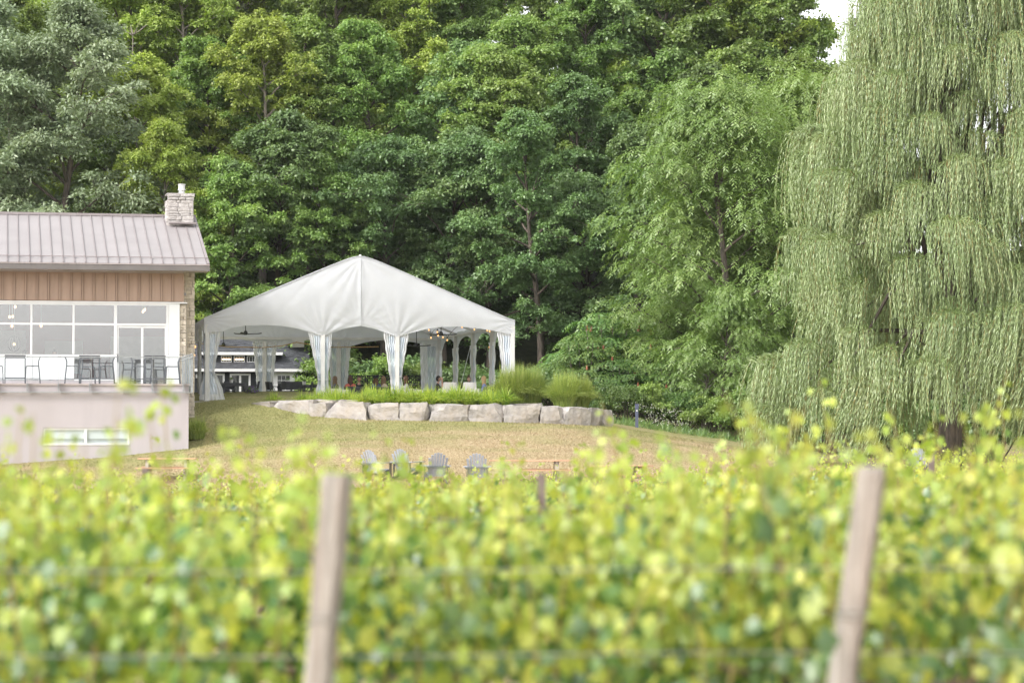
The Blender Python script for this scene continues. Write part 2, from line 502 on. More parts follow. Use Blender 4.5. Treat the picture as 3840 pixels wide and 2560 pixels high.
glow_mat('bulb_string', (1.0, .50, .18), .8)
surf('bulb_socket', (.03, .03, .03), rough=.5)
surf('blind', (.74, .78, .79), (.69, .73, .74), rough=.6, scale=2)
# tent
cloth_mat('tent_white', (.725, .735, .765), trans=.34, bump=.10, bscale=1.6)
cloth_mat('curtain_white', (.84, .845, .86), trans=.30, bump=.25, bscale=9, stretch=(2, 2, .5))
surf('alu', (.70, .69, .67), (.62, .61, .59), rough=.5, metal=.1, scale=3)
surf('fan_black', (.028, .030, .030), rough=.4)
surf('rope', (.50, .32, .12), (.38, .24, .09), rough=.8, scale=10)
surf('cable_black', (.02, .02, .02), rough=.6)
# cottage
surf('black_siding', (.030, .033, .038), (.022, .024, .028), rough=.7, scale=3, obj_var=.1)
surf('shingle', (.085, .088, .098), (.045, .047, .053), rough=.9, scale=3.5, obj_var=.1, stretch=(1.2, 1, 4))
surf('dark_glass', (.05, .055, .05), rough=.1, spec=.8)
# furniture and bits
surf('table_dark', (.062, .064, .074), (.05, .052, .06), rough=.5)
surf('resin_white', (.72, .70, .68), (.67, .65, .63), rough=.55, scale=3)
surf('sofa_dark', (.052, .053, .060), (.04, .041, .047), rough=.85, scale=12, bump=.3)
surf('chair_blue', (.37, .39, .45), (.29, .31, .36), rough=.75, scale=5, stretch=(5, 5, .6), obj_var=.06)
surf('chair_dark', (.13, .145, .145), (.09, .10, .10), rough=.75, scale=5)
surf('cedar', (.58, .37, .24), (.46, .28, .175), rough=.8, scale=4, stretch=(.5, 5, 5), obj_var=.07)
surf('cedar_grey', (.40, .35, .29), (.30, .26, .21), rough=.85, scale=4)
surf('post_blue', (.085, .095, .20), (.10, .11, .13), rough=.6, scale=1)
surf('boulder', (.46, .43, .41), (.30, .275, .26), rough=.92, scale=2.2, bump=.9, bscale=7, obj_var=.08, c3=(.33, .285, .24), c3scale=1.1, detail=9, lo=.38, hi=.62)
surf('screen_black', (.022, .024, .022), rough=.6)
surf('pot_white', (.75, .74, .72), rough=.4)
surf('pot_dark', (.05, .05, .05), rough=.6)
# people
for nm, c in dict(skin_a=(.55, .33, .24), skin_b=(.60, .38, .29), hair_brown=(.085, .042, .026), hair_dark=(.018, .014, .013), hair_blonde=(.50, .34, .16),
                  hair_auburn=(.14, .07, .035), hair_light=(.20, .13, .075), top_coral=(.55, .12, .10), top_denim=(.07, .10, .16), top_tan=(.58, .46, .38), top_black=(.018, .018, .02),
                  top_blue=(.26, .31, .50), top_white=(.62, .60, .58), top_grey=(.10, .10, .13), trousers=(.05, .055, .08), hat_black=(.012, .012, .014), lens_black=(.01, .01, .01), shoe=(.05, .04, .04)).items():
    surf(nm, c, tuple(x * .75 for x in c), rough=.75 if 'lens' not in nm else .2, scale=14 if 'hair' in nm else 5, stretch=(3, 3, .6) if 'hair' in nm else (1, 1, 1))

# ================================================================== terrain
WALL = [(948, 1511, 93.4), (1060, 1537, 91.8), (1160, 1554, 90.6), (1250, 1563, 89.8), (1370, 1569, 89.3), (1530, 1573, 89.0), (1690, 1576, 88.9), (1850, 1579, 88.9), (2010, 1584, 89.0), (2130, 1588, 89.3), (2210, 1593, 89.7), (2293, 1599, 90.3)]
_cp = [at(*p) for p in WALL]
_cp += [at(*p) for p in [(430, 1692, 86.6), (0, 1735, 85), (708, 1673, 86.6), (790, 1590, 90.5), (765, 1507, 94.3), (860, 1506, 94.2), (740, 1540, 92.5),
                         (500, 1812, 78), (1150, 1812, 76), (1650, 1813, 75), (2050, 1815, 75), (2400, 1822, 75), (1200, 1690, 82), (1700, 1690, 82), (2150, 1690, 82.5),
                         (2450, 1632, 89), (2600, 1662, 87.5), (2750, 1705, 85), (2390, 1603, 97), (2650, 1640, 97), (3000, 1715, 92), (3480, 1775, 86), (3900, 1775, 86), (3300, 1800, 76), (4200, 1790, 84),
                         (1000, 1490, 110), (1500, 1500, 110), (2000, 1515, 106), (2600, 1590, 108), (3300, 1690, 108)]]
_cp += [Vector(p) for p in [(0, 0, 0), (-6, 6, .02), (6, 6, .02), (-14, 10, 0), (14, 10, 0), (0, 20, -.28), (-10, 24, -.35), (10, 24, -.2), (0, 45, -1.02), (-13, 45, -1.1), (13, 45, -.62), (0, 62, -1.36), (-15, 62, -1.5), (15, 62, -.70),
                            (-30, 20, 0), (30, 20, 0), (-32, 62, -1.5), (34, 62, -.5), (-32, 86, .3), (-28, 100, 1.9), (36, 92, .4), (0, -30, .3), (-40, -30, .3), (40, -30, .3), (-40, 120, 2.3), (-12, 120, 2.1), (0, 120, 2.0), (14, 120, 1.4), (40, 120, 1.2)]]
_C = np.array([[p.x, p.y, p.z] for p in _cp])
def _phi(r2):
    return np.where(r2 > 1e-9, r2 * np.log(np.maximum(r2, 1e-9)), 0)
_n = len(_C)
_A = np.zeros((_n + 3, _n + 3))
_d2 = ((_C[:, None, :2] - _C[None, :, :2]) ** 2).sum(-1)
_A[:_n, :_n] = _phi(_d2) + np.eye(_n) * 0.08
_A[:_n, _n] = 1; _A[:_n, _n + 1:] = _C[:, :2]; _A[_n, :_n] = 1; _A[_n + 1:, :_n] = _C[:, :2].T
_w = np.linalg.solve(_A, np.concatenate([_C[:, 2], np.zeros(3)]))
def ground_np(x, y):
    x = np.asarray(x, float); y = np.asarray(y, float)
    xc = np.clip(x, -38, 38); yc = np.clip(y, -28, 120)
    d2 = (xc[..., None] - _C[:, 0]) ** 2 + (yc[..., None] - _C[:, 1]) ** 2
    z = _phi(d2) @ _w[:_n] + _w[_n] + xc * _w[_n + 1] + yc * _w[_n + 2]
    # the wooded scarp: steep on the left of the view, low on the right
    s = np.clip((y - 120) / 26, 0, None)
    steep = 0.50 - 0.30 / (1 + np.exp(-(x - 2) / 5.0))
    t = np.clip(y - 120, 0, 75)
    z = z + steep * np.clip(t - 6 * (1 - np.exp(-t / 6)), 0, None)
    return z
def gz(x, y): return float(ground_np(np.array([x]), np.array([y]))[0])

xs = np.concatenate([np.linspace(-600, -45, 12)[:-1], np.linspace(-45, 45, 151), np.linspace(45, 600, 12)[1:]])
ys = np.concatenate([np.linspace(-200, -6, 8)[:-1], np.linspace(-6, 125, 220), np.linspace(125, 215, 40)[1:], np.linspace(215, 900, 8)[1:]])
GX, GY = np.meshgrid(xs, ys)
GZ = ground_np(GX, GY)
GZ += np.where((GY > 60) & (GY < 100), 0.02 * np.sin(GX * 1.7 + GY) * np.cos(GY * 1.3 - GX * .6), 0)
V = np.stack([GX, GY, GZ], -1).reshape(-1, 3)
nx, ny = len(xs), len(ys)
idx = np.arange(nx * ny).reshape(ny, nx)
Fq = np.stack([idx[:-1, :-1], idx[:-1, 1:], idx[1:, 1:], idx[1:, :-1]], -1).reshape(-1, 4)
tag(link('ground', np_mesh('ground', V, Fq, 'ground', smooth=True)), kind='structure', label='sloping lawn and vineyard ground of dry tan grass')

# terrace of soil held by the boulder wall, with the tent's floor on it
wall_top = []
m = MB()
front = [at(px, py, D) for px, py, D in WALL]
bed = [(p.x + .05, p.y + .45) for p in front] + [(3.3, 92.0), (2.2, 95), (1.2, 104), (-2.5, 117), (-16.5, 116), (-15.5, 110), (-12.6, 95.6), (-11.6, 94.2)]
bv = [(x, y, 2.13 - .012 * max(x, 0) * 8) for x, y in bed]
bv += [(x, y, .2) for x, y in bed]
k = len(bed)
m.raw(bv, [tuple(range(k))] + [(i, i + k, (i + 1) % k + k, (i + 1) % k) for i in range(k)])
tag(m.build('terrace_bed', 'soil'), kind='structure', label='raised planting bed behind the boulder wall')
m = MB()
pf = [(-.6, -.35), (12.7, -.35), (12.7, 18.9), (-.6, 18.9)]
pv = [TF.w(x, y, FLOOR - .004) for x, y in pf] + [TF.w(x, y, FLOOR - .5) for x, y in pf]
m.raw(pv, [(0, 1, 2, 3)] + [(i, i + 4, (i + 1) % 4 + 4, (i + 1) % 4) for i in range(4)])
tag(m.build('patio_floor', 'patio'), kind='structure', label='pale stone floor under the tent')

# ================================================================== boulder wall
def boulder(seed, w, d, h, lean=0):
    rnd = random.Random(seed)
    bm = bmesh.new()
    bmesh.ops.create_cube(bm, size=1)
    bmesh.ops.subdivide_edges(bm, edges=bm.edges[:], cuts=4, use_grid_fill=True)
    o = [rnd.uniform(-20, 20) for _ in range(3)]
    planes = []
    for _ in range(7):
        a = rnd.uniform(0, 6.28); e = rnd.uniform(-.5, .8)
        nrm = Vector((math.cos(a) * math.cos(e), math.sin(a) * math.cos(e), math.sin(e))).normalized()
        planes.append((nrm, rnd.uniform(.50, .66)))
    from mathutils import noise as N
    for v in bm.verts:
        p = v.co.copy()
        for nrm, dd in planes:
            e = p.dot(nrm) - dd
            if e > 0: p -= nrm * e
        q = Vector((p.x * 2.1 + o[0], p.y * 2.1 + o[1], p.z * 2.1 + o[2]))
        p += Vector(N.noise_vector(q)) * .085 + Vector(N.noise_vector(q * 2.6)) * .045
        v.co = Vector((p.x * w * .985, p.y * d, p.z * h * 1.06))
    me = bpy.data.meshes.new('stone')
    bm.to_mesh(me); bm.free()
    me.materials.append(MAT['boulder'])
    return me

wall = thing('retaining_wall', 'low dry-stacked wall of large pale boulders below the tent', 'stone wall', (front[5].x, front[5].y, front[5].z))
def wall_D(px):
    return float(np.interp(px, [p[0] for p in WALL], [p[2] for p in WALL]))
stones = [(945, 1016, 1507, 1535, 0), (1014, 1159, 1503, 1552, 0), (1154, 1226, 1514, 1563, -.2), (1224, 1374, 1511, 1567, -.2), (1374, 1499, 1514, 1573, -.2), (1499, 1606, 1514, 1574, -.2), (1607, 1762, 1518, 1577, -.2), (1761, 1890, 1520, 1580, -.2),
          (1889, 2026, 1523, 1586, -.2), (2023, 2113, 1526, 1587, -.2), (2109, 2216, 1530, 1594, -.2), (2204, 2256, 1534, 1598, -.1), (2250, 2295, 1541, 1600, -.05),
          (1161, 1254, 1499, 1517, .75), (1253, 1366, 1501, 1517, .75), (1840, 1905, 1512, 1530, .8), (1905, 2045, 1514, 1530, .8)]
for i, (x0, x1, y0, y1, dd) in enumerate(stones):
    Da, Db = wall_D(x0) + dd, wall_D(x1) + dd
    p0, p1 = at(x0, y0, Da), at(x1, y0, Db)
    h = (p0.z + p1.z) / 2 - at((x0 + x1) / 2, y1, (Da + Db) / 2).z
    dv = Vector((p1.x - p0.x, p1.y - p0.y, 0)); ang = math.atan2(dv.y, dv.x)
    depth = .75
    o = link('stone', boulder(40 + i, dv.length, depth, h + .16), wall)
    nrm_ = Vector((-math.sin(ang), math.cos(ang), 0))
    mid = (p0 + p1) / 2
    o.location = Vector((mid.x, mid.y, mid.z - h / 2 - .08)) + nrm_ * depth * .42 - wall.location
    o.rotation_euler = (R(random.Random(i).uniform(-3, 3)), R(random.Random(i + 9).uniform(-1.5, 1.5)), ang)

# ================================================================== winery building
bld = thing('winery_building', 'pale stucco building with metal seam roof, tall windows and stone chimney', 'building', (BF.o.x, BF.o.y, 0), BF.a)
LX = -13.0
DECK = 2.74
def part(name, mats, parent=None, smooth=False):
    pass

# basement wall with the strip window
bx1 = BF.x(708, -5) ; lipz = BF.z(300, 1438, -5)
wx0, wz1 = BF.on(163, 1604, -5); wx1, wz0 = BF.on(485, 1668, -5)
m = MB()
m.box(LX, wx0, -5, -4.7, -1.5, lipz - .06); m.box(wx1, bx1, -5, -4.7, -1.5, lipz - .06)
m.box(wx0, wx1, -5, -4.7, wz1, lipz - .06); m.box(wx0, wx1, -5, -4.7, -1.5, wz0)
m.box(bx1 - .3, bx1, -4.7, .1, -1.5, lipz - .06)
base = m.build('basement_wall', 'stucco', bld)
m = MB(); m.box(LX, bx1 + .04, -5.05, -4.66, lipz - .058, lipz); m.box(bx1 - .3, bx1 + .04, -4.66, .1, lipz - .058, lipz)
m.build('coping', 'stucco_cap', base)
m = MB(); m.box(LX, bx1 - .3, -4.7, 7, DECK - .2, DECK)
m.build('deck_floor', 'patio', bld)
bw = MB()
t = .07
yy0, yy1 = -4.97, -4.90
bw.box(wx0, wx1, yy0, yy1, wz1 - t, wz1 - .002); bw.box(wx0, wx1, yy0 - .05, yy1, wz0 + .002, wz0 + t)
bw.box(wx0 + .002, wx0 + t, yy0, yy1, wz0 + t, wz1 - t); bw.box(wx1 - t, wx1 - .002, yy0, yy1, wz0 + t, wz1 - t)
mxx = BF.x(323, -5); bw.box(mxx - .045, mxx + .045, yy0, yy1, wz0 + t, wz1 - t)
bwin = bw.build('basement_window', 'white_paint', bld)
for a_, b_ in ((wx0 + t, mxx - .045), (mxx + .045, wx1 - t)):
    MB().box(a_, b_, -4.935, -4.925, wz0 + t, wz1 - t).build('pane', 'basement_glass', bwin)
    MB().box(a_, b_, -4.915, -4.905, wz0 + .22, wz1 - t).build('blind', 'blind', bwin)
    MB().box(a_, b_, -4.85, -4.80, wz0 + t, wz0 + .24).build('shelf_back', 'blind', bwin)

# glazed front
Y0 = 0.0
X = {k: BF.x(k, Y0) for k in (117, 275, 433, 534, 632, 673)}
zt, ztr, zs, zb = BF.z(300, 1135, 0), BF.z(300, 1215, 0), BF.z(300, 1333, 0), BF.z(300, 1424, 0)
wall_up = MB()
wall_up.box(LX, 0, .02, .30, zt + .06, 7.30)
siding = wall_up.build('siding_wall', 'siding_gap_shade', bld)
bw_ = .4175
x = -0.02
rs = random.Random(3)
i = 0
while x > -9.6:
    MB().box(x - bw_ + .063, x - .018, -.012 - rs.uniform(0, .004), .019, zt + .085, 7.06).build('board', 'siding', siding)
    MB().box(x - bw_ - .006, x - bw_ + .052, -.055, .019, zt + .085, 7.06).build('batten', 'siding', siding)
    x -= bw_
MB().box(LX, 0.004, -.060, .0, 7.062, 7.11).build('frieze', 'stucco_cap', siding)
MB().box(-.055, 0.003, -.050, .3, zt + .06, 7.06).build('corner_board', 'siding', siding)
MB().box(LX, .0, -.07, .3, zt, zt + .058).build('head_trim', 'white_paint', siding)

glz = MB()
fw = .036
glz.box(LX, X[632], -.04, .08, zt - .085, zt - .002)
glz.box(LX, X[632], -.04, .08, ztr - fw, ztr + fw)
glz.box(LX, X[433] - .045, -.04, .08, zs - fw, zs + fw)
for k in (117, 275):
    glz.box(X[k] - fw, X[k] + fw, -.043, .083, zb, zt - .085)
glz.box(X[433] - .06, X[433] + .05, -.043, .083, zb - .1, zt - .085)
xx = X[117] - 1.55
while xx > LX + 1:
    glz.box(xx - fw, xx + fw, -.043, .083, zb, zt - .085); xx -= 1.55
glz.box(X[632] - .09, X[632] - .003, -.043, .083, DECK, zt - .085)
glz.box(X[275] + fw, X[433] - .06, -.04, .08, zb - .02, zb + .05)
frame = glz.build('window_frame', 'white_paint', bld)
m = MB(); m.box(LX, X[275] + fw, -.02, .06, zb, zs - fw); m.build('lower_panel', 'white_panel', bld)
m = MB(); m.box(LX, X[433] - .06, -.03, .1, DECK - .02, zb - .022); m.build('base_curb', 'stucco', bld)
# panes, one mesh each
cols = [(X[117] - 1.55 - 1.55 + fw, X[117] - 1.55 - fw), (X[117] - 1.55 + fw, X[117] - fw), (X[117] + fw, X[275] - fw), (X[275] + fw, X[433] - .06), (X[433] + .05, X[632] - .09)]
for i, (a_, b_) in enumerate(cols):
    MB().box(a_, b_, .01, .022, ztr + fw, zt - .085).build('pane', 'window_glass', frame)
    if i < 4: MB().box(a_, b_, .01, .022, zs + fw, ztr - fw).build('pane', 'window_glass', frame)
    if i == 3: MB().box(a_, b_, .01, .022, zb + .05, zs - fw).build('pane', 'window_glass', frame)
# sliding door
dx0, dx1, dz1 = X[433] + .05, X[632] - .09, ztr - fw
dm = MB()
dm.box(dx0, dx1, -.01, .07, dz1 - .09, dz1 - .002)
dm.box(dx0 + .002, dx0 + .07, -.012, .068, DECK + .02, dz1 - .09); dm.box(dx1 - .05, dx1 - .002, -.012, .068, DECK + .02, dz1 - .09)
dm.box(X[534] - .05, X[534] + .03, -.014, .07, DECK + .02, dz1 - .09); dm.box(dx0 + .07, dx1 - .05, -.01, .066, DECK, DECK + .08)
door = dm.build('sliding_door', 'white_paint', bld)
MB().box(dx0 + .07, X[534] - .05, .02, .03, DECK + .08, dz1 - .09).build('pane', 'window_glass', door)
MB().box(X[534] + .03, dx1 - .05, .02, .03, DECK + .08, dz1 - .09).build('pane', 'window_glass', door)
MB().bar((dx0 + .03, -.05, 3.72), (dx0 + .03, -.05, 4.0), .03, .03).build('door_handle', 'graphite', door)
m = MB(); m.box(X[632], X[673], -.03, .3, DECK - .2, zt - .002); m.build('corner_panel', 'white_panel', bld)

# room behind the glass
m = MB(); m.box(LX, .1, 6.9, 7.0, DECK, 7.2); m.build('room_wall', 'interior_red', bld)
for (a_, b_, z0, z1) in ((-9.5, -5.75, 3.2, 5.1), (-5.0, -3.5, 3.4, 4.7), (-2.4, .05, 3.0, 4.9)):
    MB().box(a_, b_, 6.84, 6.898, z0, z1).build('room_panel', 'interior_pale', bld)
m = MB(); m.box(LX, .1, .1, 7.0, 6.25, 6.35); m.build('room_ceiling', 'interior_grey', bld)
m = MB(); m.box(-.12, .09, .31, 6.9, DECK, 6.25); m.build('room_side_wall', 'limestone', bld)
m = MB(); m.box(LX, LX + .1, .1, 6.9, DECK, 6.25); m.build('room_end_wall', 'interior_pale', bld)
bc = thing('bar_counter', 'long pale counter seen through the upper windows', 'counter', BF.w(-6.5, 4.2, DECK), BF.a)
MB().box(-3.5, 1.6, -.35, .35, 0, 1.0).build('front', 'interior_pale', bc)
MB().box(-3.6, 1.7, -.42, .42, 1.002, 1.06).build('top', 'interior_grey', bc)
for px, zz in ((-5.9, 3.86), (-7.0, 3.86)):
    pass

# pendant lamps in the room
def pendant(px, py, yl, label, cage=False):
    x, z = BF.on(px, py, yl)
    t_ = thing('pendant_light', label, 'pendant light', BF.w(x, yl, z), BF.a, 'pendant lights inside the glazed room')
    MB().tube([(0, 0, .09), (0, 0, 6.25 - z)], .012, 5).build('cord', 'interior_pale', t_)
    MB().lathe([(.02, .1), (.035, .06), (.03, .04)]).build('socket', 'alu', t_)
    MB().ball((0, 0, 0), (.045, .045, .06)).build('bulb', 'bulb_warm', t_, smooth=True)
    if cage:
        mm = MB()
        for k in range(6):
            a = k * math.pi / 6
            mm.tube([(.26 * math.sin(u) * math.cos(a), .26 * math.sin(u) * math.sin(a), .02 + .3 * math.cos(u)) for u in np.linspace(0, 2 * math.pi, 17)], .012, 4, cap=False)
        mm.build('cage', 'graphite', t_)
pendant(57, 1150, 3.0, 'single bulb pendant high behind the end pane above the wire globe')
pendant(36, 1188, 3.4, 'low bulb of the small branched lamp behind the end pane')
pendant(47, 1186, 3.4, 'twin bulb of the branched lamp just above the transom, end pane')
pendant(45, 1222, 3.0, 'bulb hanging just under the transom in the end pane')
pendant(154, 1222, 3.0, 'bulb on a long cord in the second pane from the end')
pendant(53, 1290, 3.2, 'bulb inside a round wire globe above the counter', True)
pendant(536, 1168, 3.0, 'paired bulb hanging above the sliding door, lower one')
pendant(543, 1161, 3.0, 'paired bulb hanging above the sliding door, upper one')

# stone pier, recess and gable wall
gab = MB()
gab.raw([(.12, .52, .2), (.43, .52, .2), (.43, 11.2, .2), (.12, 11.2, .2), (.12, .52, 7.3), (.43, .52, 7.3), (.43, 11.2, 7.3), (.12, 11.2, 7.3), (.12, 5.8, 9.3), (.43, 5.8, 9.3)],
        [(0, 1, 5, 4), (1, 2, 6, 9, 5), (2, 3, 7, 6), (0, 4, 8, 7, 3), (4, 5, 9, 8), (8, 9, 6, 7), (0, 3, 2, 1)])
gable = gab.build('gable_wall', 'mortar', bld)
MB().box(-.152, .14, .14, .5, DECK, zt - .004).build('recess_wall', 'mortar', bld)
def stone_face(parent, x0, x1, y, z0, z1, seed, matn, wmin, wmax, hmin, hmax, edge=0.0, axis='x', dep=.09):
    """rubble courses: each stone a rough block of its own, proud of the mortar"""
    rnd = random.Random(seed)
    z = z0
    while z < z1 - .04:
        h = rnd.uniform(hmin, hmax)
        if z + h > z1 - .05: h = z1 - z
        x = x0
        while x < x1 - .03:
            w = rnd.uniform(wmin, wmax)
            if x + w > x1 - wmin * .6: w = x1 - x
            bm = MB(); j = lambda s=.008: rnd.uniform(-s, s)
            g = .006
            a0, a1, c0, c1 = x + g, x + w - g, z + g, z + h - g
            if edge and a1 > x1 - .05: a1 += rnd.uniform(0, edge)
            f = rnd.uniform(.0, .03)
            mid = ((a0 + a1) / 2 + j(.03), y - dep / 2 - f - .012, (c0 + c1) / 2 + j(.02))
            vs = [(a0 + j(), y + dep / 2, c0), (a1, y + dep / 2, c0), (a1, y + dep / 2, c1), (a0, y + dep / 2, c1),
                  (a0 + .005 + j(), y - dep / 2 - f + j(), c0 + j()), (a1 - .005 + j(), y - dep / 2 - f + j(), c0 + j()), (a1 - .005 + j(), y - dep / 2 - f + j(), c1 + j()), (a0 + .005 + j(), y - dep / 2 - f + j(), c1 + j()), mid]
            if axis == 'y': vs = [(v[1], v[0], v[2]) for v in vs]
            bm.raw(vs, [(4, 5, 8), (5, 6, 8), (6, 7, 8), (7, 4, 8), (0, 1, 5, 4), (1, 2, 6, 5), (2, 3, 7, 6), (3, 0, 4, 7)])
            bm.build('stone', matn, parent)
            x += w
        z += h
MB().box(0.004, .12, .302, .53, zt + .06, 7.29).build('corner_fill', 'mortar', bld)
stone_face(gable, .002, .11, .29, zt + .06, 7.25, 8, 'limestone', .10, .12, .10, .2, dep=.05)
stone_face(gable, .10, .445, .50, .75, 7.28, 5, 'limestone', .13, .40, .09, .24, edge=.03)
stone_face(gable, -.15, .10, .12, DECK, zt - .01, 6, 'limestone', .12, .28, .09, .22)
MB().box(-.16, .13, -.075, .3, zt + .002, zt + .05).build('pier_cap', 'white_paint', bld)

# roof
EY, RY = -.9, 5.8
ez, rz_ = BF.z(400, 988, EY), BF.z(400, 811, RY)
RX = .89
roof = MB()
th = .12
for (ya, za, yb, zb_) in ((EY, ez, RY, rz_), (2 * RY - EY, ez, RY, rz_)):
    roof.raw([(LX, ya, za), (RX, ya, za), (RX, yb, zb_), (LX, yb, zb_), (LX, ya, za - th), (RX, ya, za - th), (RX, yb, zb_ - th), (LX, yb, zb_ - th)],
             [(0, 1, 2, 3), (7, 6, 5, 4), (0, 4, 5, 1), (1, 5, 6, 2), (3, 7, 4, 0)])
roofo = roof.build('roof', 'roof_metal', bld)
sl = Vector((0, RY - EY, rz_ - ez)); sln = sl.normalized(); up = Vector((0, -sln.z, sln.y))
sp_ = .406
x = RX - .10
MB().bar(Vector((RX - .05, EY - .02, ez)) + up * .03, Vector((RX - .05, RY, rz_)) + up * .03, .10, .06, up=up).build('rake_trim', 'roof_seam', roofo)
i = 0
while x > -9.4:
    a_ = Vector((x - sp_ / 2, EY - .02, ez)) + up * .012; b_ = Vector((x - sp_ / 2, RY - .1, rz_ - .02)) + up * .012
    MB().bar(a_, b_, sp_ - .03, .02, up=up).build('roof_panel', 'roof_metal', roofo)
    if i: MB().bar(Vector((x, EY - .03, ez)) + up * .03, Vector((x, RY - .05, rz_)) + up * .03, .026, .055, up=up).build('standing_seam', 'roof_seam', roofo)
    if i:
        q = Vector((x, EY, ez)) + sln * .62 + up * .06
        MB().box(q.x - .018, q.x + .018, q.y - .05, q.y + .04, q.z - .03, q.z + .09).build('snow_bracket', 'roof_seam', roofo)
    x -= sp_; i += 1
q = Vector((0, EY, ez)) + sln * .60 + up * .10
MB().tube([(LX, q.y, q.z), (RX - .02, q.y, q.z)], .018, 6).build('snow_rail', 'roof_seam', roofo)
MB().bar((LX, RY - .02, rz_ + .05), (RX, RY - .02, rz_ + .05), .30, .10).build('ridge_cap', 'roof_seam', roofo)
m = MB(); m.box(LX, RX, EY - .12, EY + .02, ez - .24, ez - .03); m.build('gutter', 'gutter', roofo)
m = MB(); m.box(LX, RX - .01, EY - .14, EY - .02, ez - .032, ez - .005); m.build('drip_edge', 'stucco_cap', roofo)
m = MB(); m.box(LX, RX - .03, EY + .02, .02, ez - .245, ez - .215); m.build('soffit', 'stucco_cap', roofo)

# chimney on the ridge
cx0, _ = BF.on(630, 740, 4.5); cx1, _ = BF.on(726, 740, 4.5)
ctop = BF.z(680, 727, 4.5)
m = MB(); m.box(cx0 + .05, cx1 - .04, 4.55, 5.45, 8.3, ctop - .03)
chim = m.build('chimney', 'mortar', bld)
stone_face(chim, cx0, cx1, 4.5, 8.75, ctop - .25, 11, 'limestone_grey', .16, .52, .08, .22)
stone_face(chim, 4.47, 5.5, cx0 + .01, 8.75, ctop - .25, 12, 'limestone_grey', .2, .5, .08, .22, axis='y')
stone_face(chim, cx0 - .02, cx1 + .02, 4.475, ctop - .245, ctop - .13, 13, 'limestone_grey', .25, .5, .10, .12)
stone_face(chim, cx0 - .045, cx1 + .045, 4.45, ctop - .125, ctop - .01, 14, 'limestone_grey', .3, .6, .10, .12)
MB().box(cx0 - .05, cx1 + .05, 4.42, 5.5, ctop - .012, ctop + .02).build('cap_slab', 'limestone_grey', chim)
fx = BF.x(679, 4.9)
MB().lathe([(.12, 0), (.12, .10), (.10, .11), (.10, .14), (.15, .15), (.15, .20), (.13, .21), (.13, .36), (.15, .37), (.15, .40), (.02, .41)], (fx, 4.9, ctop + .02), 16).build('flue_cowl', 'steel_white', chim, smooth=False)
MB().box(cx0 + .02, cx1 + .1, 4.10, 4.40, BF.z(700, 838, 4.3) - .03, BF.z(700, 838, 4.3) + .03).build('flashing', 'roof_seam', chim)

# ================================================================== deck railing
ral = thing('deck_railing', 'galvanised steel railing with clear panels along the raised deck', 'railing', BF.w(0, -5.12, DECK), BF.a)
ry = 0
rz0, rz1, rzt = BF.z(300, 1468, -5.12) - DECK, BF.z(300, 1338, -5.12) - DECK, BF.z(300, 1327, -5.12) - DECK
xe = BF.x(721, -5.12)
xs_ = [BF.x(p, -5.12) for p in (691, 575, 458, 341, 223, 106, -11, -128, -245)]
for x in xs_:
    mm = MB()
    for s in (-.032, .022):
        mm.box(x + s, x + s + .012, -.03, .03, rz0, rzt)
    mm.box(x - .05, x - .034, -.005, .07, rz0 + .02, rz0 + .3)
    mm.build('post', 'galvanised', ral)
MB().box(-9.6, xe, -.02, .02, rz1 - .018, rz1 + .018).build('rail', 'galvanised', ral)
MB().tube([(-9.6, .0, rzt), (xe, .0, rzt)], .008, 5).build('cable', 'galvanised', ral)
MB().box(-9.6, xe + .02, -.035, .06, rz0 - .035, rz0 - .005).build('bottom_rail', 'galvanised', ral)
edges = [xe] + xs_
for a_, b_ in zip(edges[:-1], edges[1:]):
    MB().box(b_ + .04, a_ - .04, -.004, .004, lipz - DECK + .05, rz1 - .03).build('glass_panel', 'rail_glass', ral)
# return along the deck's end
for y in (.05, 1.1, 2.2, 3.3, 4.4):
    MB().box(xe - .03, xe + .03, y - .03, y + .03, rz0, rzt).build('post', 'galvanised', ral)
MB().box(xe - .02, xe + .02, .0, 4.9, rz1 - .018, rz1 + .018).build('rail', 'galvanised', ral)
MB().tube([(xe, 0, rzt + .02), (xe, 4.9, rzt + .02)], .02, 5).build('cable', 'galvanised', ral)
for y in (.1, 1.15, 2.25, 3.35):
    MB().box(xe - .004, xe + .004, y, y + .95, rz0 + .03, rz1 - .03).build('glass_panel', 'rail_glass', ral)

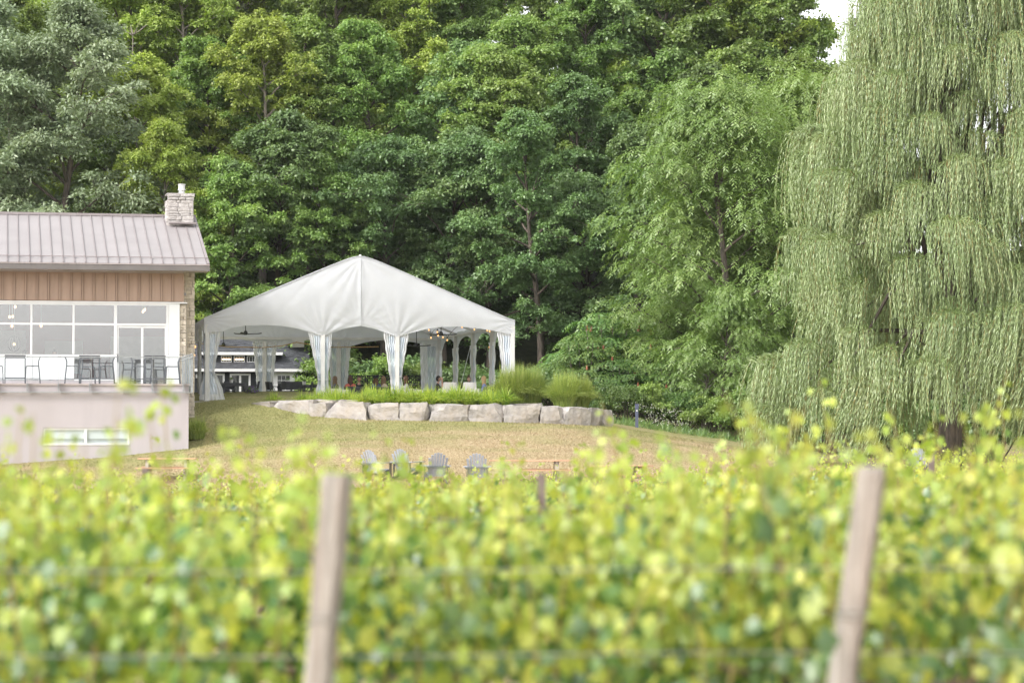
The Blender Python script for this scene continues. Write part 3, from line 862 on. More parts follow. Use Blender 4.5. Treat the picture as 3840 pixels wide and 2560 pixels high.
# ================================================================== deck furniture
def bar_table():
    t_ = thing('bar_table', '', 'table', group='tall tables on the deck')
    w = .37
    MB().box(-w, w, -.35, .35, 1.115, 1.15).build('top', 'graphite', t_)
    MB().box(-w + .02, w - .02, -.33, .33, 1.04, 1.113).build('apron', 'graphite', t_)
    for sx in (-1, 1):
        for sy in (-1, 1):
            MB().box(sx * w - .035 if sx > 0 else -w, w if sx > 0 else -w + .035, sy * .35 - .035 if sy > 0 else -.35, .35 if sy > 0 else -.315, 0, 1.04).build('leg', 'graphite', t_)
    for sy in (-.335, .305):
        MB().box(-w + .035, w - .035, sy, sy + .03, .30, .345).build('stretcher', 'graphite', t_)
    return t_
def bar_stool():
    t_ = thing('bar_stool', '', 'stool', group='bar stools on the deck')
    # side view faces -Y; backrest on the -X side
    m_ = MB(); m_.box(-.20, .22, -.21, .21, .745, .775); m_.build('seat', 'graphite', t_)
    for sy in (-1, 1):
        y = sy * .2
        MB().tube([(.22, y, .76), (.245, y, .70), (.26, y, .35), (.27, y, 0)], .017, 6).build('leg', 'graphite', t_)
        MB().tube([(-.27, y, 0), (-.235, y, .45), (-.20, y, .76), (-.19, y, .92), (-.23, y, 1.04), (-.27, y, 1.10)], .018, 6).build('leg', 'graphite', t_)
        MB().tube([(-.245, y, .31), (.262, y, .31)], .014, 5).build('stretcher', 'graphite', t_)
    MB().tube([(.262, -.2, .30), (.262, .2, .30)], .014, 5).build('foot_rest', 'graphite', t_)
    m_ = MB(); m_.raw([(-.19, -.21, .90), (-.19, .21, .90), (-.23, .21, 1.04), (-.23, -.21, 1.04), (-.27, -.21, 1.10), (-.27, .21, 1.10), (-.205, -.21, .90), (-.205, .21, .90), (-.245, .21, 1.04), (-.245, -.21, 1.04), (-.285, -.21, 1.10), (-.285, .21, 1.10)],
        [(0, 1, 2, 3), (3, 2, 5, 4), (7, 6, 9, 8), (8, 9, 10, 11), (0, 3, 9, 6), (3, 4, 10, 9), (1, 7, 8, 2), (2, 8, 11, 5), (4, 5, 11, 10), (0, 6, 7, 1)])
    m_.build('backrest', 'graphite', t_)
    return t_
bt = bar_table(); bs = bar_stool()
def put(src, first, loc, rz, label):
    o = src if first else copy_tree(src)
    o.location = loc; o.rotation_euler = (0, 0, rz); o['label'] = label
    return o
for i, (px, yl, lab) in enumerate([(57, -3.2, 'dark tall table on the deck nearest the frame edge'), (336, -3.2, 'dark tall table in the middle of the deck by the glazed panel'), (581, -3.2, 'dark tall table in front of the sliding door')]):
    put(bt, i == 0, BF.w(BF.x(px, yl), yl, DECK), BF.a, lab)
for i, (px, yl, fl, lab) in enumerate([(124, -3.2, 1, 'bar stool with its back turned to the empty white panel, by the end table'), (271, -3.25, 0, 'bar stool on the near side of the middle tall table'), (403, -3.15, 1, 'bar stool between the middle table and the sliding door'),
                                       (517, -3.2, 0, 'bar stool in front of the sliding door'), (649, -3.2, 1, 'bar stool at the end of the deck by the white corner panel'), (-16, -3.2, 0, 'bar stool cut by the frame edge beside the end table'),
                                       (590, -2.2, 0, 'bar stool behind the table at the sliding door'), (330, -2.2, 0, 'bar stool behind the middle tall table')]):
    put(bs, i == 0, BF.w(BF.x(px, yl), yl, DECK), BF.a + (math.pi if fl else 0), lab)

# ================================================================== tent
W, L = 12.2, 18.3
EAVE, PEAK = 3.24, 5.76           # above the tent floor
M1, M2 = 4.55, 7.52               # middle legs of the end wall
tent = thing('event_tent', 'large white frame tent with gabled roof and tied-back curtains', 'tent', TF.w(0, 0, FLOOR), TF.a)
def roof_h(x):
    u = abs(x - 6.03) / 6.15
    r = EAVE + (PEAK + .10 - EAVE) * (1 - u)
    # softly rounded ridge
    return min(r, PEAK - .9 * max(0, .18 - u) ** 0 * 0 ) if u > .09 else PEAK - .9 * u * u * 2.2 + .0
def roof_line(x):
    u = abs(x - 6.03) / 6.15
    s = PEAK + .12 - EAVE
    return EAVE + s * (1 - math.sqrt(u * u + .0030)) if u < .99 else EAVE
FA = [(-.125, 2.69), (.6, 2.70), (.72, 2.80), (1.42, 2.955), (2.24, 2.99), (2.9, 2.96), (3.5, 2.87), (4.0, 2.73), (4.55, 2.565), (4.9, 2.70), (5.42, 2.88), (6.03, 2.985), (6.6, 2.87), (7.1, 2.70), (7.52, 2.55), (8.05, 2.71), (8.7, 2.88), (9.35, 2.97), (10.1, 2.98), (10.9, 2.90), (11.55, 2.80), (12.0, 2.70), (12.285, 2.68)]
_fx, _fz = [p[0] for p in FA], [p[1] for p in FA]
def lower(x):
    # smooth between measured points of the scalloped edge
    i = max(0, min(len(FA) - 2, int(np.searchsorted(_fx, x)) - 1))
    t_ = (x - _fx[i]) / (_fx[i + 1] - _fx[i])
    return _fz[i] * (1 - t_) + _fz[i + 1] * t_
def wrinkle(x, z, v):
    """folds radiating from the leg points and the peak"""
    w_ = 0.0
    for cx, cz, amp, kk, reach in ((M1, 2.56, .050, 17, 1.3), (M2, 2.55, .050, 17, 1.3), (6.03, 5.7, .040, 15, 1.9), (6.03, 2.98, .032, 21, 1.1), (-.1, 3.2, .03, 22, 1.0), (12.25, 3.2, .03, 22, 1.0)):
        dx, dz = x - cx, z - cz
        r = math.hypot(dx, dz)
        th_ = math.atan2(dz, dx)
        w_ += amp * math.sin(kk * th_ + math.sin(3 * th_) * 2) * math.exp(-(r / reach) ** 2) * min(1, r / .25)
    # long diagonal tension folds under the sloping edges
    for s in (-1, 1):
        a = (x - 6.03) * s
        if a > .6:
            q = a * .95 + (z - 3) * 1.3 * (.6 + .05 * a)
            e = (roof_line(x) - z)
            w_ += .035 * math.exp(-(e / .85) ** 2) * max(0, math.sin(q * 4.1 + math.sin(q * 1.7))) ** 3
    seam = abs(x - 6.03)
    w_ -= .05 * math.exp(-(seam / .07) ** 2)
    return w_ * .32 + .004 * math.sin(x * 5.1 + z * 2.3) * math.sin(z * 3.7 - x)
def gable_pt(u, v, y0):
    x = -.125 + 12.41 * u
    lo, hi = lower(x), roof_line(x)
    z = lo + (hi - lo) * v
    bulge = -.10 * math.sin(math.pi * v) * math.sin(math.pi * u)
    return (x, y0 + bulge + (wrinkle(x, z, v)), z)
for y0, nm in ((-.06, 'gable_fabric'), (L + .06, 'gable_fabric')):
    m = MB()
    m.grid(lambda u, v: gable_pt(u, v, y0), 180, 46)
    m.build(nm, 'tent_white', tent, smooth=True)
# gable piping
for y0 in (-.08, L + .08):
    MB().tube([(x, y0, roof_line(x) + .005) for x in np.linspace(-.12, 12.28, 50)], .02, 6).build('piping', 'tent_white', tent)
MB().tube([(6.03, -.13, 2.99), (6.03, -.20, 4.3), (6.03, -.12, 5.62)], .014, 5).build('seam', 'tent_white', tent)
m = MB(); m.lathe([(.05, -.02), (.05, .03), (.02, .05)], (6.03, -.05, PEAK + .0)); m.build('ridge_eye', 'alu', tent)
# roof slopes with rafters sagging between
def roof_pt(u, v):
    x = -.125 + 12.41 * u; y = -.06 + (L + .12) * v
    sag = .05 * abs(math.sin(math.pi * (y / 4.575)))
    return (x, y, roof_line(x) - sag * math.sin(math.pi * min(1, abs(x - 6.03) / 6.15)) + .004)
m = MB(); m.grid(roof_pt, 60, 48); m.build('roof_fabric', 'tent_white', tent, smooth=True)
# side valances with an arch in each bay
def side_low(y):
    t_ = (y % 4.575) / 4.575
    return 2.30 + .66 * (1 - abs(2 * t_ - 1) ** 2.6)
for x0 in (-.125, 12.285):
    m = MB()
    m.grid(lambda u, v: (x0 + .02 * math.sin(u * 60), -.06 + (L + .12) * u, side_low(min(max(-.06 + (L + .12) * u, 0), L)) * (1 - v) + EAVE * v), 96, 5)
    m.build('valance', 'tent_white', tent, smooth=True)
# frame
legs = [(x, 0) for x in (0, M1, M2, W)] + [(x, L) for x in (0, 3.9, 7.4, W)] + [(x, 4.575 * k) for x in (0, W) for k in (1, 2, 3)]
for (x, y) in legs:
    mm = MB()
    mm.box(x - .075, x + .075, y - .06, y + .06, 0.02, 3.1 if (x in (0, W)) else 2.9)
    mm.box(x - .12, x + .12, y - .12, y + .12, 0, .018)
    mm.build('leg', 'alu', tent)
for k in range(5):
    y = min(max(4.575 * k, .02), L - .02)
    for x0, x1 in ((0, 6.03), (W, 6.03)):
        MB().bar((x0, y, EAVE - .10), (x1, y, PEAK - .14), .07, .10).build('rafter', 'alu', tent)
for x0 in (0, W):
    MB().box(x0 - .05, x0 + .05, .07, L - .07, EAVE - .22, EAVE - .12).build('eave_beam', 'alu', tent)
MB().box(5.98, 6.08, .07, L - .07, PEAK - .30, PEAK - .20).build('ridge_beam', 'alu', tent)
for q in (.33, .66):
    for s in (0, 1):
        x = 6.03 * q if not s else W - 6.03 * q
        z = EAVE - .12 + (PEAK - EAVE - .02) * q
        MB().bar((x, .1, z), (x, L - .1, z), .05, .07).build('purlin', 'alu', tent)
MB().box(.1, W - .1, L - .10, L - .02, 2.98, 3.10).build('end_beam', 'alu', tent)
MB().box(5.2, 5.75, L - .16, L - .11, 2.62, 2.98).build('junction_box', 'alu', tent)

# curtains gathered at each leg
def curtain(base, d, n, wt, wtie, wb, ztop, ztie, seed, flat=.62, knot=True):
    rnd = random.Random(seed)
    d = Vector((*d, 0)); n = Vector((*n, 0)); base = Vector((*base, 0))
    ph = rnd.uniform(0, 6.28); pl = rnd.choice((4, 5, 5, 6)); amp = rnd.uniform(.022, .038)
    def width(z):
        if z > ztie:
            t_ = (z - ztie) / (ztop - ztie)
            return wtie + (wt - wtie) * (t_ ** 1.05)
        t_ = (ztie - z) / ztie
        return wtie + (wb - wtie) * (1 - (1 - t_) ** 1.7)
    def fn(u, v):
        z = ztop + (0.03 - ztop) * v
        w_ = width(z)
        cr = 1.0 + .5 * math.exp(-((z - ztie) / .25) ** 2)
        off = amp * cr * math.sin(u * pl * 2 * math.pi + ph + .8 * math.sin(z * 2.1 + ph)) * (.35 + .65 * min(1, u * 2.2))
        off += .018 * math.sin(u * 31 + z * 9)
        if u == 0: off *= .4
        side = .012 * math.sin(z * 14 + ph) * u
        return base + d * (.07 + u * w_ + side) + n * (off - .02) + Vector((0, 0, z))
    m_ = MB()
    m_.grid(fn, 44, 34, mfn=lambda u, v: 0 if (u > .60 or u < .12 or v < .05 or v > .90) else 1)
    c = m_.build('curtain', ['curtain_white', 'vinyl'], tent, smooth=True)
    if knot:
        z = ztie; w_ = width(z)
        p = base + d * (.07 + w_ * .5) + Vector((0, 0, z))
        kn = MB()
        kn.tube([p - d * (w_ * .55) + n * .05, p + n * .09 * -1, p + d * (w_ * .55) + n * .05, p + n * .09, p - d * (w_ * .55) + n * .05], .014, 5)
        kn.build('tie', 'curtain_white', c)
F_ = (0, -1)
curtain((0, 0), (1, 0), F_, .50, .22, .62, 2.78, 1.15, 1)
curtain((0, 0), (-1, 0), F_, .10, .05, .22, 2.65, 1.15, 2)
curtain((M1, 0), (-1, 0), F_, .52, .12, .22, 2.74, .85, 3)
curtain((M1, 0), (1, 0), F_, .30, .14, .22, 2.70, .85, 4)
curtain((M2, 0), (-1, 0), F_, .48, .16, .20, 2.74, .50, 5)
curtain((M2, 0), (1, 0), F_, .42, .12, .20, 2.70, .98, 6)
curtain((W, 0), (-1, 0), F_, .56, .30, .34, 2.78, .7, 7)
curtain((W, 0), (0, 1), (1, 0), .5, .25, .3, 2.6, .6, 8)
curtain((0, 0), (0, 1), (-1, 0), .6, .25, .5, 2.5, .9, 9)
for i, x in enumerate((3.9, 7.4)):
    curtain((x, L), (-1, 0), F_, .48, .30, .34, 2.86, .9, 20 + i, knot=False)
    curtain((x, L), (1, 0), F_, .52, .34, .40, 2.86, .9, 24 + i, knot=False)
curtain((0, L), (1, 0), F_, .5, .3, .4, 2.8, .9, 30, knot=False)
curtain((W, L), (-1, 0), F_, .85, .80, .85, 2.86, .9, 31, knot=False)
for k in (1, 2, 3):
    for s, nn in ((1, 33), (-1, 43)):
        curtain((W, 4.575 * k), (0, s), (-1, 0), .62, .42, .5, 2.50, .8, nn + k, knot=(k == 1))
        curtain((0, 4.575 * k), (0, s), (1, 0), .62, .35, .5, 2.45, .9, nn + 20 + k, knot=False)
curtain((W, L), (0, -1), (-1, 0), .5, .4, .5, 2.5, .8, 70, knot=False)
# guy straps inside the open side
for (y, dy) in ((.4, 2.0), (9.6, 1.3)):
    MB().tube([(W - .02, y, 2.5), (W - .6, y + dy * .2, .02)], .014, 5).build('strap', 'curtain_white', tent)

# ceiling fans
def fan(px, py, yl, rz, label):
    x, z = TF.on(px, py, yl)
    f = thing('ceiling_fan', label, 'ceiling fan', TF.w(x, yl, z), TF.a + rz, 'ceiling fans under the tent roof')
    top = FLOOR + roof_line(x) - .12
    MB().tube([(0, 0, .03), (0, 0, max(.3, top - z))], .018, 6).build('rod', 'fan_black', f)
    MB().lathe([(.03, .12), (.07, .08), (.09, .02), (.09, -.03), (.05, -.06)]).build('motor', 'fan_black', f)
    for k in range(3):
        a = k * 2 * math.pi / 3
        mm = MB()
        pts = [(.08, .05, .0), (.25, .075, .012), (.5, .065, .02), (.68, .03, .045)]
        vs = []
        for r_, hw, dz in pts:
            for s in (-1, 1):
                for t_ in (0, -.012):
                    px_, py_ = r_, s * hw
                    vs.append((px_ * math.cos(a) - py_ * math.sin(a), px_ * math.sin(a) + py_ * math.cos(a), dz - .02 + s * .018 + t_))
        fs = []
        for i in range(3):
            b_ = i * 4
            fs += [(b_, b_ + 2, b_ + 6, b_ + 4), (b_ + 1, b_ + 5, b_ + 7, b_ + 3), (b_, b_ + 4, b_ + 5, b_ + 1), (b_ + 2, b_ + 3, b_ + 7, b_ + 6)]
        fs += [(0, 1, 3, 2), (12, 14, 15, 13)]
        mm.raw(vs, fs); mm.build('blade', 'fan_black', f)
fan(921, 1250, 5.0, .15, 'black ceiling fan under the tent roof nearest the building')
fan(838, 1293, 11.5, .4, 'black ceiling fan half hidden by the corner curtain')
fan(1654, 1253, 5.2, .1, 'black ceiling fan below the string lights')
fan(1562, 1295, 11.5, .2, 'black ceiling fan deeper in the tent beside the far corner')

# string lights
bulbs = [(1608, 1237), (1616, 1266), (1643, 1258), (1661, 1264), (1677, 1275), (1733, 1226), (1779, 1235), (1827, 1239), (1836, 1242), (1835, 1301), (1640, 1245)]
sl_ = thing('string_lights', 'black cable of warm bulbs swagged under the tent roof', 'string lights', TF.w(9, 3, FLOOR + 2.9), TF.a)
pts = []
order = sorted(range(len(bulbs) - 2), key=lambda i: bulbs[i][0])
for i, (px, py) in enumerate(bulbs):
    yl = 1.0 + (i % 5) * 1.1
    x, z = TF.on(px, py, yl)
    c = Vector((x - 9, yl - 3, z - FLOOR - 2.9))
    if i in order or i == 10: pts.append((px, c + Vector((0, 0, .1))))
    MB().ball(c, (.028, .028, .042)).build('bulb', 'bulb_string', sl_, smooth=True)
    MB().lathe([(.022, .05), (.026, .07), (.02, .11)], c, 8).build('socket', 'bulb_socket', sl_)
pts = [p for _, p in sorted(pts, key=lambda q: q[0])]
cab = []
for a_, b_ in zip(pts[:-1], pts[1:]):
    for t_ in np.linspace(0, 1, 7)[:-1]:
        cab.append(a_.lerp(b_, t_) + Vector((0, 0, .10 * math.sin(math.pi * t_))))
cab.append(pts[-1])
MB().tube(cab, .010, 4).build('cable', 'cable_black', sl_)
s2 = thing('string_lights', 'black cable with bulbs hanging beside the stone pier', 'string lights', TF.w(-.1, 6, FLOOR + 2.3), TF.a)
MB().tube([(0, 0, .6), (.02, .3, .1), (0, .6, -.25), (.05, 1.2, .2)], .012, 4).build('cable', 'cable_black', s2)
for c in ((.02, .32, .0), (0, .62, -.36)):
    MB().ball(c, (.045, .045, .06)).build('bulb', 'bulb_string', s2, smooth=True)
rp_ = MB()
rpts = []
for (px, py) in ((735, 1285), (850, 1300), (985, 1303), (1060, 1296), (1112, 1283), (1180, 1295), (1250, 1302), (1420, 1300)):
    x, z = TF.on(px, py, L - .35)
    rpts.append((x, L - .35, z - FLOOR))
rr = thing('rope', 'orange rope swagged across the far end of the tent', 'rope', TF.w(0, 0, FLOOR), TF.a)
MB().tube(rpts, .022, 5).build('strand', 'rope', rr)

# ================================================================== black cottage behind the tent
CF = Frame(at(1135, 1500, 122.0), 9.0)
cot = thing('black_cottage', 'small black timber cottage with grey shingle roof and white trim', 'cottage', (CF.o.x, CF.o.y, 0), CF.a)
cz0 = 1.7
ce = CF.z(1000, 1382, -.4); ceb = CF.z(1000, 1393, -.4)
MB().box(-9.2, 0, 0, 5.5, cz0 - .6, ceb + .1).build('wall', 'black_siding', cot)
x = -.05
while x > -8:
    MB().box(x - .05, x, -.03, -.002, cz0, ceb).build('batten', 'black_siding', cot); x -= .32
MB().box(-9.6, CF.x(1163, -.4), -.42, -.36, ceb, ce).build('fascia', 'white_paint', cot)
# roof slope, courses of shingles standing proud
rx1 = CF.x(1165, -.4)
ridge_y, ridge_z = 2.7, ce + 2.0
m = MB()
m.raw([(-9.6, -.42, ce), (rx1, -.42, ce), (rx1, ridge_y, ridge_z), (-9.6, ridge_y, ridge_z), (rx1, 5.9, ce), (-9.6, 5.9, ce)], [(0, 1, 2, 3), (3, 2, 4, 5)])
cr = m.build('roof', 'shingle', cot)
sv = Vector((0, ridge_y + .42, ridge_z - ce)); sn = sv.normalized(); su = Vector((0, -sn.z, sn.y))
rnd = random.Random(8)
m = MB()
ncs = int(sv.length / .14)
for c in range(ncs):
    x = -9.6 + rnd.uniform(-.3, 0)
    while x < rx1:
        w_ = rnd.uniform(.14, .34)
        a_ = max(x, -9.6); b_ = min(x + w_ - .008, rx1)
        if b_ - a_ > .03:
            lift = rnd.choice((.012, .012, .024))
            p = Vector(((a_ + b_) / 2, -.42, ce)) + sn * (c * .14)
            m.bar(p + su * lift, p + sn * .155 + su * .004, b_ - a_, .014, up=su)
        x += w_
o = m.build('shingle', 'shingle', cr); o['kind'] = 'stuff'
# shed dormer with three windows
dx0, dx1 = CF.x(770, .1), CF.x(1034, .1)
dzb, dzt = CF.z(900, 1372, .1), CF.z(900, 1331, .1)
dm = MB(); dm.box(dx0, dx1, .1, 2.6, dzb - .2, dzt)
dor = dm.build('dormer', 'black_siding', cot)
MB().box(dx0 - .3, CF.x(1060, -.2), -.20, 2.8, dzt, CF.z(900, 1320, -.2)).build('dormer_roof', 'white_paint', dor)
for k, (a_, b_) in enumerate(((829, 869), (877, 918), (926, 967))):
    xa, xb = CF.x(a_, .05), CF.x(b_, .05); za, zb2 = CF.z(900, 1358, .05), CF.z(900, 1334, .05)
    wn_ = MB()
    for (p0, p1, q0, q1) in ((xa, xb, za, za + .035), (xa, xb, zb2 - .035, zb2), (xa, xa + .035, za + .035, zb2 - .035), (xb - .035, xb, za + .035, zb2 - .035)):
        wn_.box(p0, p1, .055, .099, q0, q1)
    for j in (1, 2, 3):
        xm = xa + (xb - xa) * j / 4
        wn_.box(xm - .008, xm + .008, .065, .095, za + .035, zb2 - .035)
    wo_ = wn_.build('window', 'white_paint', dor)
    MB().box(xa + .03, xb - .03, .090, .098, za + .03, zb2 - .03).build('pane', 'dark_glass', wo_)
    if k < 2: MB().box(xa + .06, xb - .06, .075, .088, za + (zb2 - za) * .35, za + (zb2 - za) * .58).build('lamp_strip', 'bulb_warm', wo_)
# doors
def cot_door(a_, b_, top, stile, label=None, lite=False):
    xa, xb = CF.x(a_, -.03), CF.x(b_, -.03); zt_ = CF.z(900, top, -.03)
    d_ = MB()
    f_ = .10 if not lite else .06
    d_.box(xa, xb, -.07, -.005, zt_ - f_, zt_); d_.box(xa, xa + f_, -.07, -.005, cz0, zt_ - f_); d_.box(xb - f_, xb, -.07, -.005, cz0, zt_ - f_)
    if lite:
        lx0, lx1, lz1 = CF.x(1041, -.03), CF.x(1087, -.03), CF.z(900, 1408, -.03)
        lz0 = lz1 - .72
        d_.box(xa + f_, lx0, -.055, -.008, cz0, zt_ - f_); d_.box(lx1, xb - f_, -.055, -.008, cz0, zt_ - f_)
        d_.box(lx0, lx1, -.055, -.008, lz1, zt_ - f_); d_.box(lx0, lx1, -.055, -.008, cz0, lz0)
        for j in (1, 2):
            xm = lx0 + (lx1 - lx0) * j / 3; zm = lz0 + (lz1 - lz0) * j / 3
            d_.box(xm - .012, xm + .012, -.052, -.03, lz0, lz1); d_.box(lx0, lx1, -.050, -.028, zm - .012, zm + .012)
        o_ = d_.build('door', 'white_paint', cot)
        MB().box(lx0, lx1, -.020, -.012, lz0, lz1).build('pane', 'dark_glass', o_)
    else:
        xm = (xa + xb) / 2
        if stile: d_.box(xm - .05, xm + .05, -.072, -.006, cz0, zt_ - f_)
        d_.box(xa + f_, xb - f_, -.066, -.006, cz0, cz0 + .1)
        o_ = d_.build('door', 'white_paint', cot)
        for p0, p1 in (((xa + f_, xm - .05), (xm + .05, xb - f_)) if stile else ((xa + f_, xb - f_),)):
            MB().box(p0, p1, -.030, -.020, cz0 + .1, zt_ - f_).build('pane', 'dark_glass', o_)
    return o_
cot_door(800, 843, 1400, False); cot_door(862, 940, 1400, True); cot_door(1026, 1106, 1396, False, lite=True)
for px in (738, 1117):
    x = CF.x(px, -.1); z = CF.z(px, 1408, -.1)
    MB().lathe([(.05, -.12), (.06, .0), (.03, .08)], (x, -.08, z), 8).build('wall_lamp', 'steel_white', cot)
MB().tube([(-.12, -.06, cz0), (-.12, -.06, ceb)], .05, 6).build('downpipe', 'black_siding', cot)

# ================================================================== leaf-pattern metal screens
def screen(x0, x1, label):
    yl = L + 2.2
    xa, xb = TF.x(x0, yl), TF.x(x1, yl)
    z1 = TF.z((x0 + x1) / 2, 1407, yl); z0 = z1 - 1.75
    s_ = thing('metal_screen', label, 'screen', TF.w((xa + xb) / 2, yl, z0), TF.a, 'black leaf-cut screens behind the tent')
    hw = (xb - xa) / 2; h = z1 - z0
    f_ = MB()
    for (p0, p1, q0, q1) in ((-hw, hw, 0, .04), (-hw, hw, h - .04, h), (-hw, -hw + .04, .04, h - .04), (hw - .04, hw, .04, h - .04)):
        f_.box(p0, p1, -.02, .02, q0, q1)
    f_.build('frame', 'screen_black', s_)
    # web between the leaf-shaped openings: curved stems with ribs
    rnd = random.Random(x0); g = MB()
    k = 0
    nxx = int(2 * hw / .10); nzz = int(h / .10)
    for i in range(nxx):
        for j in range(nzz):
            cx = -hw + (i + .5) * 2 * hw / nxx + rnd.uniform(-.02, .02); cz = (j + .5) * h / nzz + rnd.uniform(-.02, .02)
            a = .9 * math.sin(cx * 3.1 + 1.3 * math.sin(cz * 2.3)) + (1.1 if (i + j) % 2 else -.6)
            dx_, dz_ = math.cos(a) * .085, math.sin(a) * .085
            g.bar((cx - dx_, 0, cz - dz_), (cx + dx_, 0, cz + dz_), .006, .034 if k % 3 else .05, up=(-math.sin(a), 0, math.cos(a)))
            k += 1
    o_ = g.build('leaf_cutout', 'screen_black', s_); o_['kind'] = 'stuff'
screen(1280, 1373, 'black leaf-cut metal screen behind the woman in the coral top')
screen(1375, 1466, 'black leaf-cut metal screen behind the black hat')
screen(1500, 1578, 'black leaf-cut metal screen beyond the second middle leg of the tent')
tb = TF.on(1276, 1397, L + 1.6)
tp = thing('screen_post', 'black upright post beside the leaf-cut screens', 'post', TF.w(tb[0], L + 1.6, FLOOR - .2), TF.a)
MB().box(-.05, .05, -.05, .05, 0, tb[1] - FLOOR + .2).build('upright', 'screen_black', tp)
MB().box(-.07, .07, -.07, .07, tb[1] - FLOOR + .2, tb[1] - FLOOR + .25).build('cap', 'screen_black', tp)

# ================================================================== tent furniture
def dining_table(px0, px1, py, yl, label):
    xa, z = TF.on(px0, py, yl); xb, _ = TF.on(px1, py, yl)
    h = .76; hw = (xb - xa) / 2; d = .45
    t_ = thing('dining_table', label, 'table', TF.w((xa + xb) / 2, yl, FLOOR), TF.a, 'dark dining tables in the tent')
    MB().box(-hw, hw, -d, d, h - .05, h).build('top', 'table_dark', t_)
    for sx in (-1, 1):
        for sy in (-1, 1):
            MB().box(sx * hw - .08 if sx > 0 else -hw, hw if sx > 0 else -hw + .08, sy * d - .08 if sy > 0 else -d, d if sy > 0 else -d + .08, 0, h - .052).build('leg', 'table_dark', t_)
    MB().box(-hw + .08, hw - .08, -d + .02, d - .02, h - .13, h - .052).build('apron', 'table_dark', t_)
    return (xa + xb) / 2, hw
def dining_chair():
    t_ = thing('dining_chair', '', 'chair', group='dark dining chairs in the tent')
    MB().box(-.22, .22, -.22, .22, .43, .46).build('seat', 'table_dark', t_)
    for sx in (-1, 1):
        MB().tube([(sx * .20, .20, .44), (sx * .23, .25, 0)], .018, 6).build('leg', 'table_dark', t_)
        MB().tube([(sx * .23, -.27, 0), (sx * .20, -.20, .45), (sx * .21, -.27, .84)], .018, 6).build('leg', 'table_dark', t_)
        MB().tube([(sx * .21, -.24, .66), (sx * .24, .10, .64), (sx * .20, .18, .45)], .015, 6).build('arm', 'table_dark', t_)
    m_ = MB(); m_.grid(lambda u, v: (-.2 + .4 * u, -.21 - .07 * v + -.04 * math.cos((u - .5) * math.pi), .50 + .34 * v), 8, 5)
    m_.grid(lambda u, v: (.2 - .4 * u, -.225 - .07 * v + -.04 * math.cos((u - .5) * math.pi), .50 + .34 * v), 8, 5)
    m_.build('backrest', 'table_dark', t_)
    return t_
dc = dining_chair(); first = [True]
def put_chair(x, yl, rz, label):
    put(dc, first[0], TF.w(x, yl, FLOOR), TF.a + rz, label); first[0] = False
c1, h1 = dining_table(833, 922, 1447, 4.0, 'dark dining table nearest the corner leg of the tent')
c2, h2 = dining_table(1045, 1129, 1447, 6.0, 'dark dining table in front of the white cottage door')
c3, h3 = dining_table(1135, 1215, 1462, 9.5, 'dark low table deeper in the tent by the cottage corner')
put_chair(c1 - h1 - .25, 4.0, -math.pi / 2, 'dark chair between the corner curtain and its dining table')
put_chair(c1 + h1 + .25, 4.0, math.pi / 2, 'dark chair between the corner table and the purple flowers')
put_chair(c1 - .1, 5.0, math.pi, 'dark chair behind the corner dining table')
put_chair(c2 - h2 - .22, 6.1, -math.pi / 2 + .3, 'dark chair between the far middle curtain and the door table')
put_chair(c2 - h2 - .02, 6.8, -math.pi / 2 - .4, 'second dark chair by the far middle curtain, tucked behind')
put_chair(c2 + h2 + .2, 6.0, math.pi / 2, 'dark chair on the far side of the door table')
put_chair(c2 - .2, 5.6, 0.0, 'dark chair tucked under the door table, nearer the curtain')
put_chair(c2 + .22, 5.6, 0.0, 'dark chair tucked under the door table, away from the curtain')

def pot_plant(p, label, r=.085, h=.15, rz=0):
    t_ = thing('potted_plant', label, 'plant pot', p, rz)
    MB().lathe([(r * .8, 0), (r, h), (r * .9, h), (r * .85, h - .02)], n=12).build('pot', 'pot_white', t_)
    rnd = np.random.default_rng(int(abs(p[0]) * 100)); n_ = 60
    a = rnd.uniform(0, 6.28, n_); e = rnd.uniform(.4, 1.4, n_)
    A = np.stack([np.cos(a) * np.cos(e), np.sin(a) * np.cos(e), np.sin(e)], 1)
    P = np.zeros((n_, 3)) + [0, 0, h - .03]; N = np.cross(A, rnd.normal(size=(n_, 3)))
    V, Fq = leaf_quads(P, A, N, rnd.uniform(.08, .16, n_), np.full(n_, .03))
    link('leaves', np_mesh('leaves', V, Fq, 'leaf_sumac'), t_)
pot_plant(TF.w(TF.x(868, 4.0), 4.0, FLOOR + .76), 'small white pot on the corner dining table')
pot_plant(TF.w(TF.x(1079, 6.0), 6.0, FLOOR + .76), 'small white pot on the table before the cottage door')
pot_plant(TF.w(TF.x(1141, 9.5), 9.5, FLOOR + .76), 'small white pot on the low table by the cottage corner')

# petunia tub
px_, pz_ = TF.on(946, 1480, 3.0)
pt = thing('flower_tub', 'dark tub of purple petunias beside the far middle curtain', 'flower pot', TF.w(px_, 3.0, FLOOR), TF.a)
MB().lathe([(.16, 0), (.20, .34), (.17, .34)], n=14).build('pot', 'pot_dark', pt)
rg = np.random.default_rng(4); n_ = 520
u = unit(rg.normal(size=(n_, 3))); u[:, 2] = np.abs(u[:, 2]) * .9 - .1
P = u * [.27, .27, .24] * rg.uniform(.75, 1, (n_, 1)) + [0, 0, .42]
V, Fq = leaf_quads(P, np.cross(u, rg.normal(size=(n_, 3))), u + rg.normal(size=(n_, 3)) * .4, rg.uniform(.05, .08, n_), rg.uniform(.05, .08, n_), wid=.5)
mi = (rg.uniform(size=n_) < .35).astype(int)
link('blossoms', np_mesh('blossoms', V, Fq, ['petal_purple', 'leaf_sumac'], mi), pt)
